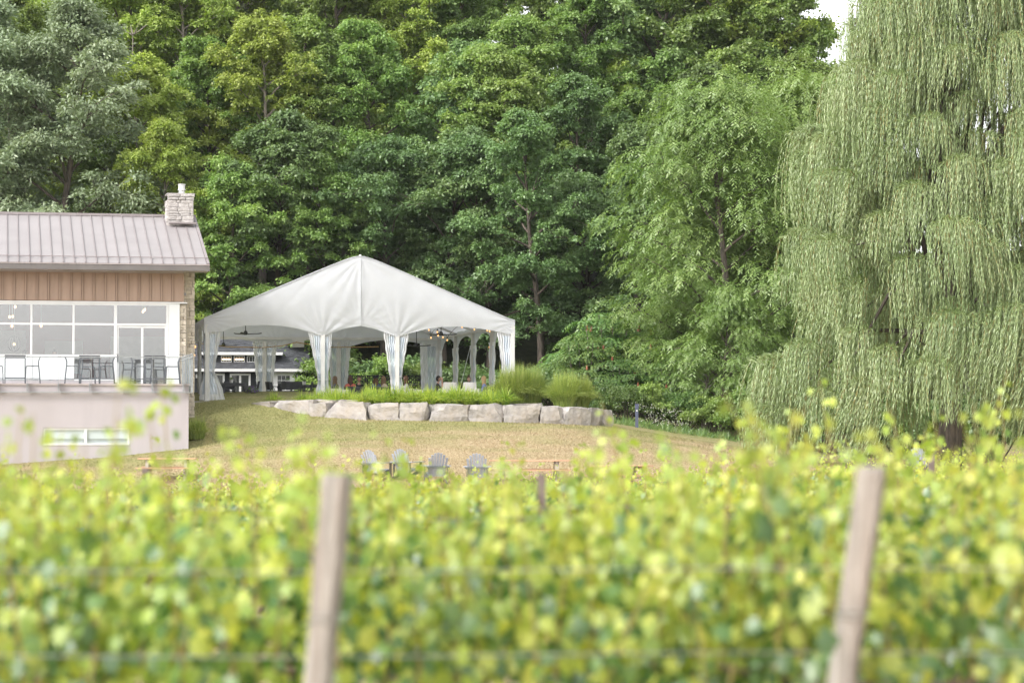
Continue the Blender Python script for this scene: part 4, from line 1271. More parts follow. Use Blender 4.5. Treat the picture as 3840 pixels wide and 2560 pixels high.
# low black speaker box by the curtain
sx_, _ = TF.on(995, 1500, 1.0)
spk = thing('speaker_box', 'low black box on the grass edge beside the petunias', 'box', TF.w(sx_, 1.0, FLOOR), TF.a)
m = MB(); m.raw([(-.2, -.12, 0), (.2, -.12, 0), (.2, .14, 0), (-.2, .14, 0), (-.17, -.08, .13), (.17, -.08, .13), (.18, .12, .17), (-.18, .12, .17)], [(0, 3, 2, 1), (4, 5, 6, 7), (0, 1, 5, 4), (1, 2, 6, 5), (2, 3, 7, 6), (3, 0, 4, 7)]); m.build('shell', 'fan_black', spk)
MB().box(-.15, .15, -.118, -.105, .03, .09).build('grille', 'graphite', spk)

# moulded white lounge chairs
def lounge(px, py, yl, rz, label, w=.36):
    """back seen from behind when rz = 0 (chair faces away from the camera)"""
    x, z = TF.on(px, py, yl)
    t_ = thing('lounge_chair', label, 'lounge chair', TF.w(x, yl, FLOOR), TF.a + rz, 'white moulded lounge chairs')
    ht = z - FLOOR
    prof = [(0.0, w * 1.02), (.33, w * 1.05), (.45, w * 1.08), (.58, w * 1.0), (.64, w * .80), (1.0, w * .72)]
    def hw(v): return float(np.interp(v, [p[0] for p in prof], [p[1] for p in prof]))
    m_ = MB()
    m_.grid(lambda u, v: ((u * 2 - 1) * hw(v), -.30 - .22 * v + .05 * abs(u * 2 - 1) ** 3, .06 + (ht - .06) * v), 14, 18)
    m_.grid(lambda u, v: ((1 - u * 2) * hw(v), -.24 - .22 * v + .05 * abs(u * 2 - 1) ** 3, .06 + (ht - .06) * v), 14, 18)
    m_.build('backrest', 'resin_white', t_, smooth=True)
    MB().box(-w, w, -.28, .42, .26, .36).build('seat', 'resin_white', t_)
    for s in (-1, 1):
        MB().raw([(s * w, -.3, .05), (s * w, .40, .05), (s * w, .40, .46), (s * w, -.32, .52), (s * (w + .06), -.3, .05), (s * (w + .06), .40, .05), (s * (w + .06), .40, .46), (s * (w + .06), -.32, .52)],
                 [(0, 1, 2, 3), (7, 6, 5, 4), (0, 4, 5, 1), (1, 5, 6, 2), (2, 6, 7, 3), (3, 7, 4, 0)]).build('arm', 'resin_white', t_)
    return t_
lounge(1681, 1433, 1.6, 0, 'white moulded lounge chair beside the man in black')
lounge(1755, 1433, 1.7, 0, 'white moulded lounge chair below the laughing face')
lounge(1540, 1447, 1.5, -1.2, 'white lounge chair seen from its side by the second middle leg')
lounge(1262, 1440, 1.9, -1.45, 'white lounge chair half behind the first middle curtain')
# dark sofas
def sofa(px0, px1, py, yl, label, d=.8):
    xa, z = TF.on(px0, py, yl); xb, _ = TF.on(px1, py, yl)
    hw = (xb - xa) / 2; ht = z - FLOOR
    t_ = thing('sofa', label, 'sofa', TF.w((xa + xb) / 2, yl, FLOOR), TF.a, 'dark outdoor sofas in the tent')
    MB().box(-hw, hw, 0, .14, .08, ht).build('backrest', 'sofa_dark', t_)
    MB().box(-hw + .12, hw - .12, .142, d, .10, .40).build('seat', 'sofa_dark', t_)
    for s in (-1, 1):
        MB().box(s * hw - .12 if s > 0 else -hw, hw if s > 0 else -hw + .12, .142, d, .08, ht - .1).build('arm', 'sofa_dark', t_)
    n_ = max(1, int(hw / .35))
    for k in range(n_):
        a_ = -hw + .13 + k * (2 * hw - .26) / n_
        MB().box(a_ + .01, a_ + (2 * hw - .26) / n_ - .01, .145, .30, .405, ht + .02).build('cushion', 'sofa_dark', t_)
    for sx in (-1, 1):
        for yy in (.04, d - .06):
            MB().box(sx * hw * .92 - .03, sx * hw * .92 + .03, yy, yy + .05, 0, .078).build('foot', 'sofa_dark', t_)
sofa(1292, 1366, 1450, 2.2, 'dark sofa whose back hides the woman in the coral top')
sofa(1393, 1462, 1452, 2.4, 'dark sofa behind the black hat and the tan top')
sofa(1816, 1875, 1450, 1.5, 'dark sofa next to the blonde woman by the tall grass')
sofa(1594, 1640, 1465, 2.4, 'dark sofa seat below the man shading his eyes')
st = thing('side_table', 'small dark pedestal table in front of the side-on lounge chair', 'table', TF.w(TF.x(1547, .9), .9, FLOOR), TF.a)
MB().lathe([(.18, 0), (.18, .015), (.015, .02), (.015, .66)], n=12).build('stem', 'table_dark', st)
MB().lathe([(.17, .662), (.17, .68), (.16, .685)], n=14).build('top', 'table_dark', st)
lt = thing('low_table', 'long low black table between the side-on lounge chair and the man in black', 'table', TF.w(TF.x(1585, 1.9), 1.9, FLOOR), TF.a)
zl = TF.z(1585, 1467, 1.9) - FLOOR
MB().box(-.45, .45, -.25, .25, zl - .04, zl).build('top', 'table_dark', lt)
for sx in (-.40, .36):
    for sy in (-.22, .18): MB().box(sx, sx + .04, sy, sy + .04, 0, zl - .042).build('leg', 'table_dark', lt)

# ================================================================== people
def person(loc, rz, hc, label, skin='skin_a', hair='hair_brown', top='top_black', long_hair=True, arms=None, tilt=0.0, hat=False, glasses=False, bun=False, sleeves=True):
    """a seated figure facing local +Y; hc is the head centre above the floor"""
    t_ = thing('person', label, 'person', loc, rz)
    pz = hc - .70
    J = dict(pel=(0, 0, pz, .145, .11), sp=(0, -.02, pz + .18, .135, .10), ch=(0, .0, pz + .37, .15, .105), nk=(0, .005, pz + .505, .052, .052), hd=(0, .02, pz + .60, .06, .06))
    arms = arms or {}
    for s, nm in ((1, 'r'), (-1, 'l')):
        J['sh' + nm] = (s * .165, -.01, pz + .435, .06, .06)
        J['el' + nm] = (*(arms.get('el' + nm) or (s * .235, .06, pz + .19)), .043, .043)
        J['wr' + nm] = (*(arms.get('wr' + nm) or (s * .13, .27, pz + .14)), .030, .030)
        J['hp' + nm] = (s * .09, .02, pz - .02, .09, .09)
        J['kn' + nm] = (s * .12, .44, pz + .01, .062, .062)
        J['an' + nm] = (s * .12, .46, min(.09, pz - .2), .04, .04)
        J['to' + nm] = (s * .12, .62, min(.05, pz - .25), .035, .03)
    E_ = [('pel', 'sp', 'T'), ('sp', 'ch', 'T'), ('ch', 'nk', 'N'), ('nk', 'hd', 'N')]
    for nm in 'rl':
        E_ += [('ch', 'sh' + nm, 'T'), ('sh' + nm, 'el' + nm, 'A'), ('el' + nm, 'wr' + nm, 'F'), ('pel', 'hp' + nm, 'T'), ('hp' + nm, 'kn' + nm, 'L'), ('kn' + nm, 'an' + nm, 'L'), ('an' + nm, 'to' + nm, 'S')]
    names = list(J)
    me = bpy.data.meshes.new('tmp')
    me.from_pydata([J[k][:3] for k in names], [(names.index(a), names.index(b)) for a, b, _ in E_], [])
    o = bpy.data.objects.new('tmp', me); COL.objects.link(o)
    sk = o.modifiers.new('skin', 'SKIN'); sk.use_smooth_shade = True
    for i, k in enumerate(names):
        me.skin_vertices[0].data[i].radius = J[k][3:5]
        me.skin_vertices[0].data[i].use_root = (k == 'pel')
    sb = o.modifiers.new('sub', 'SUBSURF'); sb.levels = 1; sb.render_levels = 1
    dg = bpy.context.evaluated_depsgraph_get(); dg.update()
    body = bpy.data.meshes.new_from_object(o.evaluated_get(dg))
    bpy.data.objects.remove(o); 
    bm = bmesh.new(); bm.from_mesh(body)
    bm.normal_update()
    segs = [(Vector(J[a][:3]), Vector(J[b][:3]), z) for a, b, z in E_]
    def zone(p):
        best, bz = 1e9, 'T'
        for a, b, z in segs:
            ab = b - a; k = max(0, min(1, (p - a).dot(ab) / ab.length_squared)); d = (p - a - ab * k).length - (.06 if z == 'T' else 0)
            if d < best: best, bz = d, z
        return bz
    fz = [zone(f.calc_center_median()) for f in bm.faces]
    bm.verts.index_update()
    for nm, zones, mat, off in (('top', ('T', 'A', 'F') if sleeves else ('T',), top, .012), ('trousers', ('L',), 'trousers', .012), ('shoes', ('S',), 'shoe', .012)):
        mp, vs_, fs_ = {}, [], []
        for f, z in zip(bm.faces, fz):
            if z in zones and not (nm == 'top' and z == 'F' and arms):
                q = []
                for v in f.verts:
                    if v.index not in mp:
                        mp[v.index] = len(vs_); vs_.append(v.co + v.normal * off)
                    q.append(mp[v.index])
                fs_.append(q)
        if fs_:
            mb = MB(); mb.raw(vs_, fs_); mb.build(nm, mat, t_, smooth=True)
    # head with face, ears, and hands, joined to the body's surface
    hcv = Vector((0, .03, hc))
    rot = Matrix.Rotation(tilt, 4, 'X')
    r = bmesh.ops.create_uvsphere(bm, u_segments=18, v_segments=14, radius=1)
    for v in r['verts']:
        p = v.co
        x, y, z = p.x * .074, p.y * .095, p.z * .115
        if z < 0: x *= 1 - .28 * (-p.z); y *= 1 - .10 * (-p.z)
        if p.y > .75 and abs(p.x) < .35:
            if -.35 < p.z < .12: y += .020 * (1 - abs(p.x) / .35) * (1 - abs(p.z + .12) / .3)      # nose
            if -.95 < p.z < -.55: y += .006
        if p.y > .55 and .08 < p.z < .3 and .2 < abs(p.x) < .6: y -= .008                             # eye sockets
        v.co = hcv + rot @ Vector((x, y, z))
    for s in (-1, 1):
        r = bmesh.ops.create_uvsphere(bm, u_segments=6, v_segments=5, radius=1)
        for v in r['verts']: v.co = hcv + rot @ Vector((s * .076 + v.co.x * .012, -.005 + v.co.y * .022, -.005 + v.co.z * .032))
    body2 = bpy.data.meshes.new('body'); bm.to_mesh(body2); bm.free(); bpy.data.meshes.remove(body)
    body2.materials.clear(); body2.materials.append(MAT[skin])
    # fingers
    hand = MB()
    for s, nm in ((1, 'r'), (-1, 'l')):
        el, wr = Vector(J['el' + nm][:3]), Vector(J['wr' + nm][:3])
        d = (wr - el).normalized(); sd = d.cross(Vector((0, 0, 1)));
        if sd.length < .1: sd = Vector((1, 0, 0))
        sd.normalize(); nn = sd.cross(d)
        hand.tube([wr - d * .02, wr + d * .04, wr + d * .085], [.026, .036, .034], 8)
        for k, ln in enumerate((.062, .072, .068, .052)):
            b0 = wr + d * .08 + sd * (-.027 + .018 * k)
            hand.tube([b0, b0 + d * ln * .5 - nn * .008, b0 + d * ln - nn * .028], [.009, .0085, .007], 6)
        b0 = wr + d * .03 - sd * .03 * s
        hand.tube([b0, b0 + d * .03 - sd * .03 * s, b0 + d * .06 - sd * .035 * s - nn * .01], [.011, .010, .008], 6)
    bm = bmesh.new(); bm.from_mesh(body2); tmp = hand.mesh('h', skin); bm.from_mesh(tmp); bm.to_mesh(body2); bm.free(); bpy.data.meshes.remove(tmp)
    body2.polygons.foreach_set('use_smooth', [True] * len(body2.polygons))
    link('body', body2, t_)
    face = MB()
    for s in (-1, 1): face.ball(hcv + rot @ Vector((s * .029, .082, .012)), (.012, .006, .007), n=6)
    face.build('eyes', 'lens_black', t_)
    mo = MB(); mo.ball(hcv + rot @ Vector((0, .088, -.058)), (.022, .006, .007), n=8); mo.build('mouth', 'top_coral', t_)
    h_ = MB()
    n = 16; rows = 12
    def hp(u, v):
        a = 2 * math.pi * u; tt = math.pi * v * .80
        x, y, z = math.sin(tt) * math.sin(a) * .088, -math.sin(tt) * math.cos(a) * .108, math.cos(tt) * .128
        if y > .02:
            z = max(z, .045 + (y - .02) * .3)
        z += .004 * math.sin(9 * a)
        return hcv + rot @ Vector((x, y - .008, z + .006))
    h_.grid(hp, n, rows)
    if long_hair:
        def lh(u, v):
            a = (u - .5) * 3.9
            wv = .092 + .03 * v + .006 * math.sin(u * 40)
            return hcv + Vector((math.sin(a) * wv, -math.cos(a) * (.098 + .03 * v) + .01, .03 - .33 * v - .02 * math.sin(u * 23)))
        h_.grid(lh, 20, 8)
    if bun: h_.ball(hcv + Vector((0, -.03, .15)), .05, n=8)
    h_.build('hair', hair, t_, smooth=True)
    if hat:
        MB().lathe([(.17, .04), (.175, .05), (.11, .065), (.105, .14), (.09, .165), (.02, .17)], hcv, 18).build('hat', 'hat_black', t_, smooth=True)
    if glasses:
        g = MB()
        for s in (-1, 1): g.ball(hcv + rot @ Vector((s * .031, .096, .012)), (.027, .008, .021), n=8)
        g.bar(hcv + rot @ Vector((-.07, .05, .02)), hcv + rot @ Vector((-.06, .095, .02)), .005, .01); g.bar(hcv + rot @ Vector((.07, .05, .02)), hcv + rot @ Vector((.06, .095, .02)), .005, .01)
        g.build('sunglasses', 'lens_black', t_)
    return t_

def guest(px, py, yl, face, label, **kw):
    """head centre at photo pixel px, py on the tent's plane yl; face = degrees, 0 looks away from the camera"""
    x, z = TF.on(px, py, yl)
    person(TF.w(x, yl, FLOOR), TF.a + R(face), max(z - FLOOR, .92), label, **kw)
guest(1314, 1422, 2.7, 0, 'woman with long brown hair in a coral top seen from behind', hair='hair_brown', top='top_coral', sleeves=False)
guest(1258, 1438, 3.4, 60, 'person with light brown hair beside the first middle curtain', hair='hair_light', top='top_grey')
guest(1346, 1448, 3.6, 180, 'person low behind the dark sofa with dark brown hair', hair='hair_brown', top='top_black', long_hair=False)
guest(1410, 1428, 3.0, 10, 'person in a wide black hat and dark denim top', hair='hair_auburn', top='top_denim', hat=True)
guest(1436, 1426, 3.1, -50, 'person with fair hair and a pale top beside the black hat', hair='hair_light', top='top_tan', sleeves=False)
guest(1524, 1440, 2.0, 75, 'woman in sunglasses with auburn hair beside the second middle leg', hair='hair_auburn', top='top_white', glasses=True, skin='skin_b')
guest(1642, 1451, 1.9, -100, 'man in black with sunglasses shading his eyes with one hand', hair='hair_dark', top='top_black', long_hair=False, glasses=True,
      arms=dict(elr=(.27, .20, .42), wrr=(.10, .17, .86), ell=(-.235, .06, .42), wrl=(-.13, .27, .36)))
guest(1758, 1424, 3.2, 175, 'smiling woman with tied-up hair looking over a white lounge chair', hair='hair_brown', top='top_white', long_hair=False, bun=True, skin='skin_b')
guest(1816, 1432, 1.9, 70, 'blonde woman in a blue patterned top turned to her neighbours', hair='hair_blonde', top='top_blue', skin='skin_b')
def insider(px, py, yl, face, label, **kw):
    x, z = BF.on(px, py, yl)
    person(BF.w(x, yl, DECK), BF.a + R(face), min(z - DECK, 1.35), label, **kw)
insider(92, 1296, 2.4, -70, 'person in dark clothes at the bar behind the end window', hair='hair_dark', top='top_grey', long_hair=False)
insider(204, 1296, 2.6, 180, 'person with dark hair facing out behind the second window', hair='hair_dark', top='top_grey', long_hair=False, bun=True)

# ================================================================== picnic tables and garden chairs
def picnic_table():
    t_ = thing('picnic_table', '', 'picnic table', group='cedar picnic tables on the lawn')
    hl = .92
    for k in range(5):
        MB().box(-hl, hl, -.36 + k * .146, -.36 + k * .146 + .138, .71, .75).build('plank', 'cedar', t_)
    for s in (-1, 1):
        for k in range(2):
            y = s * .68 - .14 + k * .146
            MB().box(-hl, hl, y, y + .138, .42, .46).build('bench_plank', 'cedar', t_)
    for sx in (-.62, .62):
        for s in (-1, 1):
            MB().bar((sx, s * .22, .70), (sx, s * .62, 0), .05, .10, up=(1, 0, 0)).build('leg', 'cedar_grey', t_)
        MB().box(sx - .02, sx + .02, -.80, .80, .33, .415).build('brace', 'cedar_grey', t_)
        MB().box(sx - .02, sx + .02, -.33, .33, .63, .705).build('cleat', 'cedar_grey', t_)
    return t_
pt_ = picnic_table()
for i, (px, D, rz, lab) in enumerate([(628, 78.0, .02, 'cedar picnic table on the dry grass below the building'), (1985, 75.0, .03, 'cedar picnic table behind the vines in line with the big ornamental grasses'), (2330, 74.0, .45, 'cedar picnic table at the far end, turned at an angle')]):
    p = at(px, 1800, D)
    o = put(pt_, i == 0, (p.x, p.y, gz(p.x, p.y)), rz, lab)
    o.scale = (1.0, 1, 1) if i == 0 else (1.35 if i == 1 else 1, 1, 1)

def adirondack():
    t_ = thing('adirondack_chair', '', 'garden chair', group='slatted garden chairs on the lawn')
    # faces -Y by default
    for k in range(7):
        x = (k - 3) * .082
        hgt = .97 - .018 * (k - 3) ** 2
        a_ = Vector((x * .86, .16, .24)); b_ = Vector((x * 1.12, .42, hgt))
        MB().bar(a_, b_, .074, .018, up=(0, -1, .3)).build('back_slat', 'chair_blue', t_)
    for k in range(6):
        y = -.34 + k * .085
        MB().box(-.26, .26, y, y + .076, .345 - .02 * k, .363 - .02 * k).build('seat_slat', 'chair_blue', t_)
    for s in (-1, 1):
        MB().box(s * .30 - .012, s * .30 + .012, -.36, -.26, 0, .55).build('leg', 'chair_dark', t_)
        MB().bar((s * .28, -.34, .30), (s * .28, .46, .02), .022, .11).build('side_rail', 'chair_dark', t_)
        MB().box(s * .34 - .075, s * .34 + .075, -.42, .36, .552, .575).build('arm', 'chair_blue', t_)
        MB().bar((s * .30, .30, .0), (s * .30, .30, .55), .022, .07).build('rear_leg', 'chair_dark', t_)
    MB().box(-.36, .36, .33, .355, .50, .555).build('back_rail', 'chair_dark', t_)
    MB().box(-.29, .29, -.37, -.345, .26, .36).build('apron', 'chair_dark', t_)
    return t_
ad = adirondack()
chairs = [(1413, 1708, 76.0, 2.5, 'slatted garden chair at the end of the row, lit on its edge'), (1527, 1716, 76.0, 2.6, 'slatted garden chair second in the row, mostly behind vine shoots'),
          (1635, 1697, 75.0, 3.35, 'blue-grey slatted garden chair third in the row'), (1790, 1697, 74.0, 3.1, 'blue-grey slatted garden chair next to the long picnic table'), (3462, 1716, 80.0, .35, 'blue-grey slatted garden chair under the willow')]
for i, (px, py, D, rz, lab) in enumerate(chairs):
    p = at(px, py, D)
    put(ad, i == 0, (p.x, p.y, max(gz(p.x, p.y), p.z - .98)), rz, lab)
# blue marker post on the lawn edge
p = at(2388, 1603, 96.5); g0 = gz(p.x, p.y)
bp_ = thing('marker_post', 'slim dark blue marker post at the edge of the shrubs', 'post', (p.x, p.y, g0 - .02))
hh = at(2388, 1512, 96.5).z - g0
MB().box(-.06, .06, -.05, .05, 0, hh * .80).build('shaft', 'post_blue', bp_)
MB().box(-.07, .07, -.06, .06, hh * .802, hh).build('cap', 'post_blue', bp_)
MB().box(-.03, .03, -.055, -.051, hh * .70, hh * .75).build('plate', 'pot_white', bp_)

# ================================================================== trees
def limb_path(rnd, p0, d, ln, seg=5, droop=0.0, wig=.18):
    pts = [Vector(p0)]
    d = Vector(d).normalized()
    for i in range(seg):
        d = (d + Vector((rnd.uniform(-wig, wig), rnd.uniform(-wig, wig), rnd.uniform(-wig, wig) * .6 - droop * (i / seg)))).normalized()
        pts.append(pts[-1] + d * (ln / seg))
    return pts

def crown_leaves(clumps, rng, per, L_, W_, flat, droop=.30, jit=.55, up=.55):
    """leaves on the upper shells of many flattened clumps"""
    C = np.array([c[0] for c in clumps], float); Rr = np.array([c[1] for c in clumps], float); out = np.array([c[2] for c in clumps], float)
    n = np.maximum((per * (Rr / Rr.mean()) ** 2).astype(int), 20)
    idx = np.repeat(np.arange(len(C)), n); k = len(idx)
    u = unit(rng.normal(size=(k, 3)))
    u[:, 2] = np.where(u[:, 2] < -.25, -u[:, 2], u[:, 2])
    rad = rng.uniform(.10, 1.0, (k, 1)) ** .5
    # ragged outline: each clump is broken into sprays
    ang = np.arctan2(u[:, 1], u[:, 0]); ph = rng.uniform(0, 6.28, len(C))[idx]; fr = rng.integers(4, 8, len(C))[idx]
    rad *= (0.85 + .30 * np.sin(ang * fr + ph) + .18 * rng.normal(size=k))[:, None]
    sc = np.stack([Rr[idx], Rr[idx], Rr[idx] * flat], 1)
    off = u * rad * sc
    hr = np.linalg.norm(off[:, :2], axis=1) / Rr[idx]
    off[:, 2] -= droop * Rr[idx] * hr ** 2
    P = C[idx] + off
    o3 = np.concatenate([unit(u[:, :2] + .4 * out[idx][:, :2] + 1e-6), np.zeros((k, 1))], 1)
    A = o3 + rng.normal(size=(k, 3)) * .55 + [0, 0, -.45]
    N = u * [1, 1, 1] + [0, 0, up] + rng.normal(size=(k, 3)) * jit
    Ls = L_ * rng.uniform(.65, 1.25, k); Ws = W_ * rng.uniform(.7, 1.2, k)
    return leaf_quads(P, A, N, Ls, Ws)

def spray_leaves(clumps, rng, nspray, nleaf, L_, W_, reach, drop):
    """arching sprays with two ranks of narrow leaflets"""
    Ps, As, Ns = [], [], []
    for c, r, out in clumps:
        a0 = math.atan2(out[1], out[0])
        a = a0 + rng.normal(size=nspray) * 1.1
        ln = reach * r * rng.uniform(.6, 1.2, nspray)
        st = np.array(c) + rng.normal(size=(nspray, 3)) * [r * .35, r * .35, r * .25]
        d = np.stack([np.cos(a), np.sin(a)], 1)
        t = np.linspace(.12, 1, nleaf)[None, :]
        h = ln[:, None] * (1 - (1 - t) ** 1.5)
        z = ln[:, None] * (.30 * t - drop * t ** 2.0)
        p = np.stack([st[:, 0:1] + d[:, 0:1] * h, st[:, 1:2] + d[:, 1:2] * h, st[:, 2:3] + z], -1)
        tan = np.gradient(p, axis=1)
        side = np.stack([-d[:, 1], d[:, 0], np.zeros(nspray)], 1)[:, None, :]
        sg = np.where(np.arange(nleaf) % 2, 1, -1)[None, :, None]
        A = unit(tan) * .8 + side * sg * .8 + rng.normal(size=p.shape) * .18 + [0, 0, -.15]
        N = np.cross(unit(tan), side) ; N = np.where(N[..., 2:3] < 0, -N, N) + rng.normal(size=p.shape) * .25
        Ps.append(p.reshape(-1, 3)); As.append(A.reshape(-1, 3)); Ns.append(N.reshape(-1, 3))
    P, A, N = map(np.concatenate, (Ps, As, Ns)); k = len(P)
    return leaf_quads(P, A, N, L_ * rng.uniform(.7, 1.2, k), W_ * rng.uniform(.8, 1.2, k))

def make_tree(seed, H, RAD, mat, bark='bark', leaves=40000, base=.22, nlimb=30, flat=.82, L_=.185, W_=.125, mode='leaf', clr=.66, name='maple_tree', conical=.5, split=True, dead=0):
    rnd = random.Random(seed); rng = np.random.default_rng(seed)
    t_ = thing(name, '', 'tree')
    tr = MB()
    lean = Vector((rnd.uniform(-.04, .04), rnd.uniform(-.04, .04), 1))
    tp = limb_path(rnd, (0, 0, -.5), lean, H * .93 + .5, 10, wig=.05)
    r0 = H * .0125 + .04
    tr.tube(tp, [r0 * (1.25 if i == 0 else 1) * (1 - .88 * i / 10) for i in range(11)], 9)
    clumps = []
    for i in range(nlimb):
        f = base + (1 - base) * (i + rnd.random()) / nlimb
        f = min(f, .97)
        k = f * 10 * .93 / .93
        j = min(int(f * 10), 9)
        p0 = tp[j].lerp(tp[j + 1], f * 10 - j)
        a = i * 2.399 + rnd.uniform(-.5, .5)
        # crown outline: widest low-middle, rounded top
        q = (f - base) / (1 - base)
        prof = (math.sin(math.pi * (q * .80 + .17)) ** .7) * (1 - conical * .55 * q)
        ln = RAD * prof * rnd.uniform(.72, 1.12)
        rise = .30 + .85 * q + rnd.uniform(-.1, .15)
        lp = limb_path(rnd, p0, (math.cos(a), math.sin(a), rise), ln, 5, droop=.10)
        rl = r0 * (.42 - .26 * q)
        tr.tube(lp, [rl * (1 - .8 * s / 5) + .008 for s in range(6)], 5)
        out = (math.cos(a), math.sin(a), .2)
        for s in range(2, 6):
            if s == 2 and rnd.random() < .4: continue
            cr_ = clr * rnd.uniform(.65, 1.15) * (.75 + .08 * s) * (RAD / 4.2)
            off = Vector((rnd.uniform(-.5, .5), rnd.uniform(-.5, .5), rnd.uniform(-.1, .35))) * cr_
            clumps.append((tuple(lp[s] + off), cr_, out))
            for sgn in (-1, 1):
                if rnd.random() < .2: continue
                b = a + sgn * rnd.uniform(.5, 1.3)
                e = lp[s] + Vector((math.cos(b), math.sin(b), rnd.uniform(-.15, .7))) * ln * rnd.uniform(.22, .46)
                tr.tube([lp[s], lp[s].lerp(e, .5) + Vector((0, 0, .08)), e], [rl * .35, rl * .22, .01], 4)
                clumps.append((tuple(e), cr_ * rnd.uniform(.7, 1.0), (math.cos(b), math.sin(b), .1)))
    clumps.append((tuple(tp[-1]), clr * .8, (0, 0, 1)))
    tr.build('trunk', bark, t_)
    if dead:
        dd = MB()
        for i in range(dead):
            p0 = tp[rnd.randint(4, 9)]; a = rnd.uniform(0, 6.28)
            lp = limb_path(rnd, p0, (math.cos(a), math.sin(a), .9), RAD * rnd.uniform(.7, 1.0), 6)
            dd.tube(lp, [.05 * (1 - .85 * s / 6) for s in range(7)], 4)
            for s in (2, 3, 4, 5):
                b = rnd.uniform(0, 6.28); q = limb_path(rnd, lp[s], (math.cos(b), math.sin(b), .5), .9, 3)
                dd.tube(q, [.02, .015, .01, .005], 3)
        dd.build('dead_branches', 'bark_pale', t_)
    if mode == 'leaf':
        V, Fq = crown_leaves(clumps, rng, leaves / len(clumps), L_, W_, flat)
    else:
        ns = 20; nl = max(6, int(leaves / len(clumps) / ns))
        V, Fq = spray_leaves(clumps, rng, ns, nl, L_, W_, 1.0, .62)
    link('crown', np_mesh('crown', V, Fq, mat), t_)
    return t_

LANDMARK = [(-400, 'at the frame edge'), (170, 'above the far end of the metal roof'), (420, 'above the middle of the metal roof'), (640, 'behind the stone chimney'), (850, 'between the chimney and the tent'), (1080, 'above the shorter tent slope'),
            (1330, 'above the tent peak'), (1600, 'above the open tent slope'), (1850, 'above the open tent corner'), (2080, 'behind the ornamental grasses'), (2330, 'behind the red-fruited sumacs'), (2600, 'behind the feathery trees'), (2850, 'between feathery trees and willow'), (3100, 'at the willow crown'), (3400, 'behind the willow'), (3700, 'behind the far side of the willow')]
RANKN = ['at the wood edge', 'in the second rank', 'halfway upslope', 'high upslope', 'on the skyline']
used_labels = {}
def tree_label(kind, px, rank):
    lm = min(LANDMARK, key=lambda q: abs(q[0] - px))[1]
    lab = f'{kind} {RANKN[rank]} {lm}'
    n_ = used_labels.get(lab, 0); used_labels[lab] = n_ + 1
    if n_: lab += (', its twin', ', the third', ', the fourth')[min(n_ - 1, 2)]
    return lab

variants = {
    'g1': (make_tree(1, 16, 4.0, 'leaf_maple', leaves=73500, base=.20), 'green maple'),
    'g2': (make_tree(2, 18.5, 4.0, 'leaf_maple', leaves=80500, base=.25, nlimb=34), 'tall green maple'),
    'g3': (make_tree(3, 13.5, 4.1, 'leaf_maple', leaves=63000, base=.12, clr=.62), 'spreading green maple'),
    'y1': (make_tree(4, 16, 3.8, 'leaf_maple_yellow', bark='bark_pale', leaves=70000, base=.2, nlimb=32), 'yellow-green maple'),
    'y2': (make_tree(5, 18.5, 4.0, 'leaf_maple_yellow', leaves=77000, base=.25, nlimb=34, dead=2), 'tall yellow-green maple'),
    'd1': (make_tree(6, 13.5, 4.3, 'leaf_dark', leaves=66500, base=.10, clr=.72, flat=.6), 'dark layered maple'),
    'd2': (make_tree(7, 17, 3.9, 'leaf_dark', leaves=70000, base=.22, flat=.75, dead=1), 'tall dark maple'),
    'w1': (make_tree(8, 15.5, 4.2, 'leaf_grey', leaves=62000, base=.10, L_=.20, W_=.085, clr=.8, flat=.7, name='ash_tree', nlimb=34), 'grey-green ash'),
    'f1': (make_tree(9, 12.5, 4.3, 'leaf_feather', leaves=88000, base=.06, L_=.17, W_=.05, mode='spray', clr=1.15, conical=.9, name='locust_tree', nlimb=30), 'feathery light green tree'),
    'f2': (make_tree(10, 10.5, 4.0, 'leaf_feather', leaves=78000, base=.05, L_=.17, W_=.05, mode='spray', clr=1.1, conical=.8, name='locust_tree', nlimb=28), 'feathery light green tree'),
}
started = set()
trnd = random.Random(77)
def plant(key, px, D, rank, label=None, s=None, lift=0.0):
    src, kind = variants[key]
    o = src if key not in started else copy_tree(src)
    started.add(key)
    x = (px - 1920) * D / FPX
    s = s or trnd.uniform(.9, 1.12)
    o.location = (x, D, gz(x, D) + lift)
    o.rotation_euler = (0, 0, trnd.uniform(0, 6.28))
    o.scale = (s * trnd.uniform(.94, 1.08), s * trnd.uniform(.94, 1.08), s)
    o['label'] = label or tree_label(kind, px, rank)
    o['group'] = 'trees of the wood behind the tent'
    return o
# rank 0: foot of the wood
plan0 = [(-90, 'w1'), (160, 'w1'), (480, 'g3'), (660, 'y1'), (860, 'g3'), (1060, 'd1'), (1260, 'g3'), (1440, 'd1'), (1640, 'd1'), (1840, 'd1'), (2030, 'd2'), (2200, 'd1'), (2380, 'd1'), (2560, 'd2'), (2760, 'g3'), (3200, 'd1'), (3650, 'd2')]
for px, k in plan0:
    plant(k, px + trnd.uniform(-30, 30), trnd.uniform(127, 131), 0, s=trnd.uniform(.85, 1.0) if k != 'w1' else trnd.uniform(1.28, 1.42))
plan1 = [(30, 'g2'), (330, 'y1'), (560, 'y1'), (780, 'g1'), (980, 'y1'), (1170, 'g1'), (1380, 'g1'), (1590, 'd2'), (1790, 'g1'), (1990, 'g1'), (2190, 'd2'), (2400, 'g1'), (2620, 'd2'), (2830, 'g1'), (3050, 'g2')]
for px, k in plan1:
    plant(k, px + trnd.uniform(-40, 40), trnd.uniform(136, 141), 1, s=trnd.uniform(.92, 1.05))
